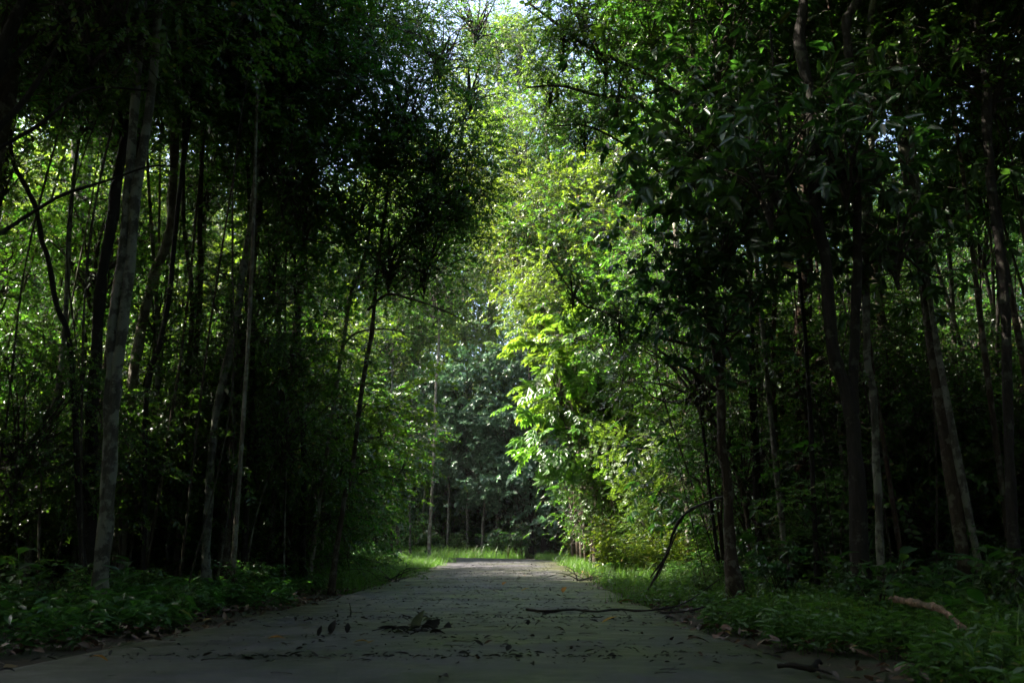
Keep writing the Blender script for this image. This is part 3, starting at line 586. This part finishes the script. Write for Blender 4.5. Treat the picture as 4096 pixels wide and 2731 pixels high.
# roof added to block sun and sky: tall trees closing over near road and wood
def added_canopy_tree(x, y, h, crowns, label, group):
    z0 = float(gz(x, y)); root = thing('added_canopy_tree', (x, y, z0-.05), label, 'tree', group)
    trunk_part(root, [(x, y, z0-.05), (x+rnd.uniform(-.3, .3), y, h*.5), (x+rnd.uniform(-.4, .4), y+rnd.uniform(-.3, .3), h)], ([.2, .15, .08] if y < 3 or abs(x) > .72*y else [.085, .07, .05]), rnd.choice(['brown', 'dark']), 'trunk', 9, 14)
    for (cx, cy2, cz, s) in crowns: add_crown(root, 'high', (cx, cy2, cz), s)
for i, y in enumerate(np.arange(-13, 16.5, 3.4)):
    for side in (-1, 1):
        for k, ax in enumerate((6.2, 10.5, 15.0, 19.5)):
            if side < 0 and y > 12.5 and rnd.random() < .6: continue
            x = side*(ax+rnd.uniform(-.8, .8)); yy = y+rnd.uniform(-1, 1)
            h = rnd.uniform(10.5, 12.5)+k*.8
            cs = [(x+rnd.uniform(-1, 1), yy+rnd.uniform(-1, 1), h+.4, 1.1)]
            if k == 0:
                if yy < 8 and not (side > 0 and -3 < yy): cs.append((x-side*2.8, yy+rnd.uniform(-1, 1), h+.2, 1.0))
                if yy < -3.5 or (side < 0 and yy < 7): cs.append((x-side*5.4, yy+rnd.uniform(-1, 1), h+.6, .9))
            elif rnd.random() < (.35 if side < 0 else .7): cs.append((x+rnd.uniform(-2, 2), min(yy+rnd.uniform(-2, 2), 12.5 if side < 0 else 16), h-2.2, 1.0))
            if side < 0 and k and rnd.random() < .2: continue
            cs = [c for c in cs if not (-17 < c[0] < -8.5 and 10.0 < c[1] < 14.5 and rnd.random() < .6) and not (-5 < c[0] < 1 and 6.8 < c[1] < 10)]  # gaps shaped in the added roof so sun beams reach the trunks
            added_canopy_tree(x, yy, h, cs, ('tall added roofing tree %s of the road, ' % ('left' if side < 0 else 'right'))+(where(x, yy) if yy > 4 else 'beside the viewer' if yy > -4 else 'behind the viewer'), 'added roofing trees on the %s' % ('left' if side < 0 else 'right'))
scatter(24, (-20, 20), (-22, -14.5), (2, 13), ['far'], 'unseen rear shade tree', 'added wood behind the viewer', rr=(.1, .15), sc=(1.1, 1.4), name='unseen_shade_tree', gap=0.0)  # unseen trees added behind the viewer to keep light off the foreground
scatter(9, (-24, -17), (-14, 13), (3, 10), ['far'], 'unseen outer left shade tree', 'added outer left wood', rr=(.1, .15), sc=(1.1, 1.4), name='unseen_shade_tree')  # unseen trees added to stop light coming in from the left
scatter(9, (17, 24), (-14, 16), (3, 10), ['far'], 'unseen outer right shade tree', 'added outer right wood', rr=(.1, .15), sc=(1.1, 1.4), name='unseen_shade_tree')  # added out of view on the right to deepen the shade
# ------------------------------------------------------------------ shrubs on the verges
def shrub_mesh(seed, h, spread, stems, per, kind, mat):
    rng = np.random.default_rng(seed); bs, bf = MB(), MB(); pos, hd = [], []
    for k in range(stems):
        a = rng.uniform(0, 6.28); e = np.array([math.cos(a)*spread*rng.uniform(.2, 1), math.sin(a)*spread*rng.uniform(.2, 1), h*rng.uniform(.6, 1.05)])
        P = resample([np.array([e[0]*.08, e[1]*.08, -.05]), e*np.array([.35, .35, .55]), e], 8); bs.add(*tube(P, np.linspace(.010, .004, 8), 4, cap=False))
        f = rng.uniform(.12, 1, per); q = np.stack([np.interp(f, np.linspace(0, 1, 8), P[:, j]) for j in range(3)], -1)
        aa = rng.uniform(0, 6.28, per); pos.append(q); hd.append(np.stack([np.cos(aa), np.sin(aa), rng.uniform(-.1, .5, per)], -1))
    pos = np.concatenate(pos); hd = unit(np.concatenate(hd)); Rm = rotmats(hd, np.tile([0, 0, 1.], (len(pos), 1))); sc = rng.uniform(.5, .95, len(pos))
    T = TPL[kind]; pick = rng.integers(0, len(T), len(pos))
    for k in range(len(T)):
        s = pick == k
        if s.any(): stamp(bf, T[k], pos[s], Rm[s], sc[s])
    return bs.mesh('shrub_stems', [M_twig]), bf.mesh('shrub_foliage', [mat, M_twig])
SH = {}
for k in range(4): SH['low', k] = shrub_mesh(200+k, .75, .55, 7, 11, 'small', M_herb)
for k in range(3): SH['tall', k] = shrub_mesh(210+k, 1.7, .75, 8, 18, 'small', M_herb)
for k in range(3): SH['broad', k] = shrub_mesh(220+k, 1.0, .6, 7, 8, 'broad', M_big)
for k in range(3): SH['bright', k] = shrub_mesh(230+k, 1.5, .8, 9, 16, 'broad', M_bright)
def shrub(kind, x, y, label, group, s=1.0):
    n = len([1 for (a, b) in SH if a == kind]); st, fo = SH[kind, rnd.randrange(n)]
    root = thing('shrub', (x, y, float(gz(x, y))-.02), label+', '+where(x, y), 'shrub', group, rnd.uniform(0, 6.28)); root.scale = (s, s, s*rnd.uniform(.85, 1.15))
    link('stem', st, root); link('foliage', fo, root)
def shrubs(n, kind, xr, yr, label, group, s=(.8, 1.2), gap=2.5):
    c = t = 0
    while c < n and t < n*80:
        t += 1; x, y = rnd.uniform(*xr), rnd.uniform(*yr)
        if road_dist(x, y) < gap: continue
        c += 1; shrub(kind, x, y, label, group, rnd.uniform(*s))
shrubs(26, 'low', (-8, -2.9), (5.8, 12), 'low dark shrub', 'low shrubs under the left trunks', (.5, .85), 2.7)
shrubs(16, 'tall', (-12, -4.2), (12, 22), 'shoulder-high dim shrub', 'tall shrubs in the left wood', gap=4.0)
shrubs(10, 'low', (-5, -2.6), (14, 26), 'low sunlit shrub on the left verge', 'low shrubs on the left verge', (.5, .9), 2.6)
shrubs(10, 'low', (-7, -3), (21, 32), 'green shrub inside the bend', 'shrubs inside the bend', gap=3.4)
shrubs(40, 'broad', (-12, 5), (42.3, 47), 'dim shrub past the bend', 'shrubs along the far side of the bend', (.9, 2.3), 2.6)
shrubs(22, 'bright', (1.6, 6), (17, 33), 'sunlit broad-leaved shrub on the right verge', 'sunlit shrubs on the right verge', (.6, 1.1), 2.7)
shrubs(20, 'low', (1.8, 5), (10, 20), 'low green shrub on the right verge', 'low shrubs on the right verge', (.5, .9), 2.5)
shrubs(26, 'tall', (3.6, 12), (10, 20), 'shoulder-high shrub in the right wood', 'tall shrubs in the right wood', gap=2.9)
shrubs(18, 'broad', (2.9, 8), (6.5, 11), 'dark broad-leaved shrub', 'broad shrubs under the right trunks', (.5, .9), 3.0)

# ------------------------------------------------------------------ broad-leaved plants, each leaf a part
def one_leaf(L, Wd, mat, name='leaf', curl=.3, seg=6):
    s = np.linspace(0, 1, seg+1); w = Wd*np.sin(np.pi*np.clip(s, .02, .995)**.75)**.85
    x = s*L; z = .25*L*s-curl*L*s*s
    V = []
    for k, f in enumerate((-1, -.5, 0, .5, 1)): V.append(np.stack([x, f*w, z+abs(f)*w*.28+.01*L*np.sin(s*14)*abs(f)], -1))
    V = np.stack(V, 1); i = (np.arange(seg)[:, None]*5+np.arange(4)[None]).ravel()
    b = MB(); b.add(V.reshape(-1, 3), np.stack([i, i+1, i+6, i+5], -1)); return b.mesh(name, [mat])
BL = [one_leaf(.24, .052, M_big, curl=.35), one_leaf(.20, .05, M_big, curl=.55), one_leaf(.28, .058, M_big, curl=.25), one_leaf(.17, .036, M_herb, curl=.4)]
def stalk(h, lean):
    b = MB(); b.add(*tube(resample([(0, 0, -.05), (lean*.3, 0, h*.5), (lean, 0, h)], 7), np.linspace(.007, .003, 7), 5)); return b.mesh('stalk', [M_herb])
STK = [(h, l, stalk(h, l)) for h, l in ((.28, .05), (.4, .08), (.55, .1))]
def broad_plant(x, y, label, group, s=1.0):
    h, l, me = STK[rnd.randrange(3)]
    root = thing('broadleaf_plant', (x, y, float(gz(x, y))), label+', '+where(x, y), 'plant', group, rnd.uniform(0, 6.28)); root.scale = (s, s, s)
    link('stalk', me, root); n = rnd.randrange(8, 12); a0 = rnd.uniform(0, 6.28)
    for k in range(n):
        f = .3+.7*k/(n-1); a = a0+k*2.4
        link('leaf', BL[rnd.randrange(4)], root, (l*f*f, 0, h*f), (rnd.uniform(-.3, .3), -.5*f+rnd.uniform(-.1, .35), a), rnd.uniform(.7, 1.1))
def broad_plants(n, xr, yr, label, group, gap, s=(.8, 1.25)):
    c = t = 0
    while c < n and t < n*80:
        t += 1; x, y = rnd.uniform(*xr), rnd.uniform(*yr)
        if road_dist(x, y) < gap: continue
        c += 1; broad_plant(x, y, label, group, rnd.uniform(*s))
broad_plants(30, (-6, -3.0), (5.0, 9.0), 'knee-high dark broadleaf plant', 'broadleaf plants under the left trees', 2.9, (.75, 1.15))
broad_plants(34, (1.9, 5.0), (5.8, 8.6), 'knee-high broadleaf plant near the log', 'broadleaf plants behind the log', 2.75, (.75, 1.15))

# ------------------------------------------------------------------ herb layer, grass and litter (nobody could count them)
def sprout(rng, n, h, ll, lw):
    b = MB(); f = np.linspace(.25, 1, n); lean = rng.uniform(-.3, .3, 2)*h
    P = np.stack([lean[0]*f*f, lean[1]*f*f, h*f], -1); a = rng.uniform(0, 6.28)+np.arange(n)*2.4
    D = np.stack([np.cos(a), np.sin(a), rng.uniform(-.15, .5, n)], -1)
    b.add(*leaves(P, D, np.array([0, 0, 1.])+rng.normal(0, .2, (n, 3)), ll*rng.uniform(.6, 1.2, n), lw, .2, .3), 0)
    b.add(*tube(np.array([[0, 0, -.03], [lean[0]*.3, lean[1]*.3, h*.55], [lean[0], lean[1], h]]), .0022, 3, cap=False), 0)
    return np.concatenate(b.v), np.concatenate(b.q), np.concatenate(b.m)
def scatter_mesh(tpls, pos, rng, sc=(.7, 1.3), tilt=.15):
    b = MB(); n = len(pos); a = rng.uniform(0, 6.28, n)
    hd = np.stack([np.cos(a), np.sin(a), rng.normal(0, tilt, n)], -1); Rm = rotmats(hd, np.array([0, 0, 1.])+rng.normal(0, tilt, (n, 3)))
    s = rng.uniform(*sc, n); pick = rng.integers(0, len(tpls), n)
    for k in range(len(tpls)):
        m = pick == k
        if m.any(): stamp(b, tpls[k], pos[m], Rm[m], s[m])
    return b
def strip(rng, n, xr, yr, gap, clump=0.0, far=None):
    X = rng.uniform(*xr, n*3); Y = rng.uniform(*yr, n*3)
    d = np.min(np.hypot(ROAD[None, :, 0]-X[:, None], ROAD[None, :, 1]-Y[:, None]), 1)
    edge = gap+.25*np.sin(Y*1.7)+.18*np.sin(Y*4.1+1)
    ok = d > edge
    if far: ok &= (d < far)
    if clump: ok &= (np.sin(X*2.3+Y*1.1)+np.sin(Y*2.9-X*1.7)+rng.normal(0, .7, n*3)) > clump
    X, Y = X[ok][:n], Y[ok][:n]; return np.stack([X, Y, gz(X, Y)], -1)
rng = np.random.default_rng(77)
SP = [sprout(rng, 7, .13, .055, .013) for _ in range(4)]+[sprout(rng, 9, .20, .07, .015) for _ in range(4)]
SPL = [sprout(rng, 8, .24, .11, .022) for _ in range(5)]
def stuff(name, b, mats, label, cat):
    o = link(name, b.mesh(name, mats)); o['kind'] = 'stuff'; tag(o, label, cat); return o
stuff('ground_cover', scatter_mesh(SP, strip(rng, 5600, (1.5, 6), (2.6, 9), 2.42), rng), [M_herb], 'low green herbs covering the verge around the log at lower right', 'ground cover')
stuff('ground_cover', scatter_mesh(SP, strip(rng, 5000, (1.2, 6), (9, 36), 2.15, -.6), rng), [M_herb], 'low sunlit herbs along the right verge towards the bend', 'ground cover')
stuff('ground_cover', scatter_mesh(SP+SPL, strip(rng, 5200, (-7, -2.2), (3.5, 13), 2.55, -.4), rng), [M_herb], 'low dark herbs along the left verge under the trunks', 'ground cover')
stuff('ground_cover', scatter_mesh(SP, strip(rng, 4200, (-6, -2), (12.5, 33), 2.35, -.6), rng), [M_herb], 'low lit herbs along the left verge towards the bend', 'ground cover')
stuff('forest_floor_plants', scatter_mesh(SPL, np.concatenate([strip(rng, 2500, (-16, -4), (9, 30), 3, 0), strip(rng, 2500, (3, 16), (7, 30), 3, 0), strip(rng, 2500, (-14, 6), (42, 50), 2.6, 0)]), rng), [M_herb], 'scattered seedlings over the floor of the wood', 'seedlings')
def blade(rng, h):
    s = np.linspace(0, 1, 4); a = rng.uniform(.2, .6); w = .005*(1-s*.92)
    C = np.stack([a*h*s*s, np.zeros(4), h*s*(1-.25*s*a)], -1); V = np.stack([C-[0, 1, 0]*w[:, None], C+[0, 1, 0]*w[:, None]], 1).reshape(-1, 3)
    i = np.arange(3)[:, None]*2; return V, np.hstack([i, i+1, i+3, i+2]), np.zeros(3, int)
BD = [blade(rng, h) for h in (.12, .17, .22, .28, .36)]
stuff('grass', scatter_mesh(BD, strip(rng, 16000, (-5, -1.6), (13, 34), 2.02, -.8, 3.6), rng, (.7, 1.3)), [M_grass], 'short bright grass on the left verge before the bend', 'grass')
stuff('grass', scatter_mesh(BD, strip(rng, 16000, (1.0, 5), (10, 40), 2.02, -.8, 3.6), rng, (.7, 1.3)), [M_grass], 'short bright grass on the right verge and round the outside of the bend', 'grass')
stuff('grass', scatter_mesh(BD, strip(rng, 16000, (-14, 3), (39, 48), 2.02, -1.5, 4.6), rng, (1.0, 2.2)), [M_grass], 'pale grass bank along the far side of the bend', 'grass')
stuff('grass', scatter_mesh(BD, strip(rng, 2500, (1.5, 5), (3.5, 8.5), 2.6, .2, 4.5), rng, (.7, 1.3)), [M_grass], 'grass tufts among the herbs round the log', 'grass')
LF = []
for k in range(5):
    v, q = leaves(np.zeros((1, 3)), np.array([[1, 0, rng.uniform(-.1, .25)]]), np.array([[0, rng.uniform(-.5, .5), 1]]), rng.uniform(.06, .12), rng.uniform(.016, .03), .5, rng.uniform(-.2, .3)); LF.append((v, q, np.zeros(2, int)))
pos = np.concatenate([strip(rng, 2600, (-6, -2), (3, 22), 1.9, 0, 3.2), strip(rng, 1900, (1, 5), (3, 22), 1.92, 0, 3.0), strip(rng, 3000, (-10, 10), (4, 25), 2.4, 0)]); pos[:, 2] += rng.uniform(.05, .09, len(pos))
stuff('leaf_litter', scatter_mesh(LF, pos, rng, (.4, .95), .3), [M_litter], 'brown fallen leaves littering both edges of the road', 'leaf litter')

# ------------------------------------------------------------------ things on the road
def on(px, py, dz=0.0):
    p = on_road(px, py); p[2] = float(zroad(p[1]))+.022+dz; return p
def bent(P, r, name, mat, root=None, sides=6, n=18):
    _trunk_id[0] += 1; g = np.random.default_rng(3000+_trunk_id[0])
    P = np.asarray(P, float); Q = resample(P, n); rr = np.interp(np.linspace(0, 1, n), np.linspace(0, 1, len(P)), np.broadcast_to(r, (len(P),)))
    o = np.array(root.location) if root is not None else Q[0]
    b = MB(); v, q = tube(Q-o, rr*(1+.14*g.normal(size=n)), sides, .12, g); b.add(v, q)
    return link(name, b.mesh(name, [mat]), root, None if root is not None else o)
def flat_mat(name, c):
    m, t, out = new_mat(name); n = noise(t, 30, 3, .6); p = node(t, 'ShaderNodeBsdfPrincipled'); p.inputs['Roughness'].default_value = .8; p.inputs['Specular IOR Level'].default_value = .2
    t.links.new(ramp(t, n.outputs[0], [(.3, tuple(x*.55 for x in c)), (.7, c)]), p.inputs['Base Color']); t.links.new(p.outputs[0], out.inputs[0]); return m
M_yel = flat_mat('dead_leaf_yellow', (.42, .24, .03)); M_or = flat_mat('dead_leaf_orange', (.40, .17, .02)); M_br = flat_mat('dead_leaf_brown', (.07, .04, .02)); M_bk = flat_mat('dead_leaf_black', (.012, .010, .008)); M_dg = flat_mat('wilted_leaf_green', (.06, .075, .035))
ML = {m.name: [one_leaf(.13, .032, m, 'leaf_blade', c) for c in (.1, .35, .6)] for m in (M_yel, M_or, M_br, M_bk, M_dg)}
def road_leaf(px, py, mat, label, L=.13, rot=None, tilt=0.0, group=None, dz=.003):
    p = on(px, py, dz); me = ML[mat.name][rnd.randrange(3)]
    o = link('fallen_leaf', me, None, p, (rnd.uniform(-.15, .15), -tilt, rnd.uniform(0, 6.28) if rot is None else rot), L/.13)
    return tag(o, label, 'leaf', group)
# branch lying across the right half of the road, rising into the verge
base = on(2107, 2454); root = thing('fallen_branch', base, 'long thin dead branch lying straight across the right half of the road', 'branch')
pr = [on(2107, 2450, .015), on(2200, 2458, .01), on(2290, 2453, .02), on(2377, 2459, .010), on(2470, 2452, .018), on(2560, 2457, .012), on(2640, 2452, .02)]
Y0 = pr[-1][1]
bent(pr+[at(2721, 2419, Y0+.3), at(2800, 2372, Y0+.6), at(2880, 2312, Y0+.9)], [.014, .015, .012, .013, .011, .011, .010, .009, .007, .003], 'stem', M_wet, root)
bent([at(2640, 2450, Y0), at(2760, 2440, Y0+.1), at(2900, 2400, Y0+.4), at(3000, 2350, Y0+.7)], [.009, .008, .006, .004], 'side_twig', M_wet, root)
bent([on(2480, 2455, .02), at(2500, 2445, pr[1][1]), at(2515, 2470, pr[1][1]-.1)], .004, 'side_twig', M_wet, root)
# arching dead branch on the right verge
q = at(2568, 2319, 12.0); q[2] = float(gz(q[0], 12.0)); root = thing('dead_branch', q, 'dead branch arching down from the right trunk to the verge', 'branch')
bent([q, at(2663, 2228, 11.8), at(2695, 2122, 11.6), at(2748, 2048, 11.4), at(2843, 2001, 11.0), at(2900, 1985, 10.7)], [.014, .021, .024, .022, .018, .014], 'stem', M_wet, root)
bent([at(2600, 2310, 11.9), at(2668, 2215, 11.7), at(2705, 2130, 11.55)], [.01, .014, .012], 'side_twig', M_wet, root)
bent([at(2663, 2228, 11.8), at(2640, 2290, 11.7), at(2610, 2330, 11.6)], [.010, .008, .005], 'side_twig', M_wet, root)
# short broken log among the herbs, lower right
a = at(3580, 2395, 5.6); c = at(3770, 2440, 5.3); d = at(3960, 2525, 5.0)
root = thing('fallen_log', (d[0], d[1], float(gz(d[0], d[1]))), 'pinkish-brown broken log sticking out of the herbs at lower right', 'log')
M_log = bark_mat('bark_log', (.13, .080, .058), (.44, .295, .215), (.16, .13, .09), .3, 2.5)
d[2] = float(gz(d[0], d[1]))+.02
bent([a, (a+c)/2+np.array([0, 0, .006]), c, (c+d)/2-np.array([0, 0, .01]), d], [.019, .023, .025, .025, .027], 'log_body', M_log, root, 10, 24)
bent([a+np.array([.01, 0, -.01]), a+np.array([-.03, -.02, .012]), a+np.array([-.055, -.02, .0])], [.014, .010, .003], 'splinter', M_log, root, 5, 6)
# dark forked twig at the bottom edge
p0 = on(3112, 2690, .008); root = thing('forked_twig', p0, 'thick black forked twig lying at the bottom edge of the road', 'twig')
bent([p0, on(3170, 2694, .016), on(3250, 2702, .01), on(3275, 2690, .03), at(3290, 2655, on(3275, 2690)[1])], [.010, .013, .015, .013, .005], 'stem', M_bk, root)
bent([on(3250, 2702, .01), on(3300, 2712, .008), on(3330, 2722, .006)], [.008, .006, .004], 'side_twig', M_bk, root)
# wilted sprig of leaves on the road, left of centre
p0 = on(1398, 2520, .01); root = thing('wilted_sprig', p0, 'wilted sprig with curled dark leaves lying on the road left of centre', 'sprig')
Yb = p0[1]
bent([at(1398, 2505, Yb), at(1425, 2528, Yb), at(1465, 2534, Yb), at(1520, 2508, Yb-.02), at(1575, 2504, Yb-.02), at(1640, 2528, Yb-.05), at(1700, 2536, Yb-.08)], [.005, .006, .006, .007, .007, .006, .004], 'stem', M_bk, root)
for px, py, L, rx, ry, rz, mat in [(1655, 2535, .19, .5, -1.2, .5, M_dg), (1680, 2548, .20, 1.1, -.75, .15, M_bk), (1745, 2548, .17, -.7, -1.0, 2.6, M_bk), (1560, 2548, .15, .8, -.6, .4, M_dg), (1660, 2545, .17, .9, -.45, 2.9, M_bk), (1690, 2485, .08, .4, -.4, 0, M_dg), (1780, 2545, .13, .5, -1.0, 1.2, M_bk), (1540, 2548, .12, .9, -.3, 2.6, M_bk)]:
    pw = at(px, py, Yb-.05); link('leaf', ML[mat.name][1], root, pw-np.array(root.location), (rx, ry, rz), L/.13)
for k in range(12):
    a = on(rnd.uniform(1480, 1760), rnd.uniform(2528, 2556), .006); th = rnd.uniform(-.5, .5)+(math.pi if k % 2 else 0); L = rnd.uniform(.06, .2)
    bent([a, a+np.array([math.cos(th)*L*.5, math.sin(th)*L*.5, rnd.uniform(.005, .035)]), a+np.array([math.cos(th)*L, math.sin(th)*L, rnd.uniform(.0, .03)])], [.004, .003, .002], 'twig', M_bk, root, 4, 6)
for k in range(7):
    a = on(rnd.uniform(1490, 1770), rnd.uniform(2534, 2556), .005)
    link('leaf', ML[(M_bk if k % 3 else M_dg).name][rnd.randrange(3)], root, a-np.array(root.location), (rnd.uniform(-.6, .6), rnd.uniform(-.5, .0), rnd.uniform(0, 6.28)), rnd.uniform(.6, 1.0))
tag(bent([on(1400, 2475, .004), at(1404, 2445, on(1400, 2475)[1]), at(1398, 2410, on(1400, 2475)[1]+.02)], [.006, .005, .003], 'upright_twig', M_wet), 'short brown twig standing up behind the wilted sprig', 'twig')
road_leaf(1322, 2550, M_bk, 'larger of two black curled leaves standing left of the wilted sprig', .11, 1.4, 1.2)
road_leaf(1272, 2558, M_bk, 'small black leaf tip standing farthest left of the wilted sprig', .07, 1.2, 1.0)
road_leaf(1388, 2545, M_bk, 'small black upright leaf touching the wilted sprig', .08, 1.7, 1.2)
road_leaf(1070, 2570, M_or, 'brownish orange leaf lying flat left of the black curled leaves', .11, .1, .1)
road_leaf(355, 2648, M_or, 'orange-brown leaf alone on the road at lower left', .10, .05, .1)
road_leaf(1415, 2585, M_yel, 'brownish yellow leaf just below the wilted sprig', .10, .0, .1)
road_leaf(1468, 2590, M_yel, 'small bright yellow leaf just below the wilted sprig', .05, .5, .2)
road_leaf(2252, 2376, M_or, 'bright orange curled leaf on the road, right of centre', .16, 1.2, .6)
road_leaf(2475, 2418, M_yel, 'pale orange leaf near the right road edge above the long branch', .18, .1, .2)
road_leaf(2410, 2502, M_yel, 'yellow leaf below the long dead branch', .14, .2, .2)
road_leaf(2750, 2575, M_br, 'large dark brown domed leaf at lower right on the road', .14, .1, .2)
road_leaf(2112, 2512, M_bk, 'black curled leaf with stalk up, below the left end of the long branch', .06, 1.4, 1.0)
road_leaf(2140, 2514, M_bk, 'tiny black leaf lump beside the curled leaf with stalk up', .06, .3, .5)
road_leaf(2085, 2369, M_yel, 'thin yellow leaf in the litter band at mid road', .14, .3, .15)
road_leaf(2010, 2344, M_or, 'red-orange leaf far up the road', .14, 1, .4)
road_leaf(1617, 2350, M_or, 'orange leaf at the left road edge beside bare twigs', .12, .4, .3)
# loose twigs and leaf scraps
TW = []
for k in range(8):
    g = np.random.default_rng(500+k); L = g.uniform(.08, .22)
    P = resample([(0, 0, .004), (L*.35, g.normal(0, .02), .008+abs(g.normal(0, .006))), (L*.7, g.normal(0, .025), .005), (L, g.normal(0, .03), .006)], 7)
    b = MB(); b.add(*tube(P, np.linspace(.0036, .0018, 7)*g.uniform(.7, 1.3), 4))
    if k % 2: b.add(*tube(resample([P[3], P[3]+[.04, .03, .012], P[3]+[.08, .07, .006]], 4), np.linspace(.003, .0015, 4), 3))
    TW.append(b.mesh('twig', [M_wet]))
def road_xy():
    while True:
        y = 3.6*(32/3.6)**(rnd.random()**.75); f = rnd.gauss(.15, .5)
        if abs(f) < .97: return -0.56+.0094*y+f*HW, y
for k in range(280):
    x, y = road_xy()
    tag(link('twig', TW[rnd.randrange(8)], None, (x, y, float(zroad(y))+.022), (0, 0, rnd.choice([0, math.pi])+rnd.gauss(0, .7)), rnd.uniform(.3, .8)*(.65+.03*y)), 'small dark wet twig scattered on the road', 'twig', 'twigs scattered over the road')
for k in range(190):
    x, y = road_xy()
    tag(link('leaf_scrap', ML[(M_bk if rnd.random() < .75 else M_br).name][rnd.randrange(3)], None, (x, y, float(zroad(y))+.025), (rnd.uniform(-.5, .5), rnd.uniform(-.5, .1), rnd.uniform(0, 6.28)), rnd.uniform(.25, .6)), 'small dark leaf scrap scattered on the road', 'leaf', 'dark leaf scraps over the road')
rg = np.random.default_rng(9); n = 3600
yy = 3.6*(34/3.6)**(rg.random(n)**.8); yy += .5*np.sin(yy*2.1); ff = np.clip(rg.normal(.08, .5, n), -.97, .97); pos = np.stack([-0.56+.0094*yy+ff*HW, yy, zroad(yy)+.024], -1)
CH = []
for k in range(5):
    v, q = leaves(np.zeros((1, 3)), np.array([[1, 0, .1]]), np.array([[0, .2, 1]]), rg.uniform(.02, .07), rg.uniform(.004, .012), .4, .1); CH.append((v, q, np.zeros(2, int)))
stuff('road_litter', scatter_mesh(CH, pos, rg, (.4, 1.4), .2), [M_bk], 'fine dark crumbs of bark and leaf strewn over the road', 'litter')
# bare twig heaps on both road edges
for px, py, lab in [(1560, 2335, 'bare twiggy branch fallen at the left road edge'), (2330, 2330, 'bare twiggy branch fallen at the right road edge')]:
    p0 = on(px, py, .01); root = thing('fallen_branch', p0, lab, 'branch')
    for k in range(9):
        a = rnd.uniform(-.5, .5)+(math.pi if k % 2 else 0); L = rnd.uniform(.3, .9); e = p0+np.array([math.cos(a)*L, math.sin(a)*L*.8, rnd.uniform(0, .28)])
        bent([p0+np.array([rnd.uniform(-.2, .2), rnd.uniform(-.2, .2), .01]), (p0+e)/2+np.array([0, 0, rnd.uniform(0, .12)]), e], [.009, .006, .003], 'twig', M_wet, root, 4, 9)

# ------------------------------------------------------------------ lianas hanging through the wood
def liana(P, label, r=.008):
    o = bent(P, r, 'liana', M_twig, None, 5, 24); tag(o, label, 'liana', 'lianas and thin stems hanging in the wood')
for k in range(46):
    left = k % 2 == 0
    x = rnd.uniform(-9, -2.8) if left else rnd.uniform(2.6, 9.5); y = rnd.uniform(9, 18); h = rnd.uniform(5, 11)
    dx = rnd.uniform(-.7, .7); z0 = float(gz(x, y))
    liana([(x, y, z0-.03), (x+dx*.5+rnd.uniform(-.2, .2), y+rnd.uniform(-.2, .2), z0+h*.3), (x+dx+rnd.uniform(-.3, .3), y+rnd.uniform(-.3, .3), z0+h*.65), (x+dx*.8, y, h)],
          '%s liana, %s' % (rnd.choice(['straight thin', 'thin curving']), where(x, y)), rnd.uniform(.006, .014))

scatter(20, (-9.5, -3.4), (9.5, 13), (.9, 4.6), ['under', 'fine'], 'leafy sapling', 'saplings between the left trunks', rr=(.012, .022), sc=(.5, .8), name='sapling', gap=2.9)
scatter(9, (-37, -18), (40, 47), (15, 26), ['far'], 'tall backing tree', 'tall backing trees', rr=(.1, .16), sc=(1.2, 1.5), name='tall_tree')
# more added roof on the left to keep sun off the near verge, and a few more sunlit shrubs on the right verge
for x, y, h in [(-13.2, 2.0, 12.0), (-14.2, 5.2, 12.4), (-11.5, -1.2, 11.8), (-12.5, 7.8, 12.2), (-10.2, 4.2, 11.2)]:
    added_canopy_tree(x, y, h, [(x, y, h+.3, 1.15), (x+1.6, y+.8, h-1.6, 1.0)], 'tall added roofing tree left of the road, beside the viewer, %s' % ('nearer the road' if x > -12 else 'deeper in the wood'), 'tall roofing trees on the left')
shrubs(10, 'bright', (2.0, 4.4), (17.5, 24), 'sunlit broad-leaved shrub on the right verge', 'sunlit shrubs on the right verge', (.6, .95), 2.6)
# ------------------------------------------------------------------ damp air between the trees
def build_haze():
    x, y0, y1, z0, z1 = 275., -215., 315., -1.6, 40.
    V = [(-x, y0, z0), (x, y0, z0), (x, y1, z0), (-x, y1, z0), (-x, y0, z1), (x, y0, z1), (x, y1, z1), (-x, y1, z1)]
    b = MB(); b.add(V, [(3, 2, 1, 0), (4, 5, 6, 7), (0, 1, 5, 4), (1, 2, 6, 5), (2, 3, 7, 6), (3, 0, 4, 7)])
    m, t, out = new_mat('damp_air'); v = node(t, 'ShaderNodeVolumePrincipled')
    v.inputs['Color'].default_value = (.93, .96, 1, 1); v.inputs['Density'].default_value = 0.00022; v.inputs['Anisotropy'].default_value = .3
    t.links.new(v.outputs[0], out.inputs['Volume'])
    o = link('haze', b.mesh('haze', [m], True)); o['kind'] = 'stuff'; tag(o, 'thin pale damp air hanging between the trees', 'haze')
build_haze()
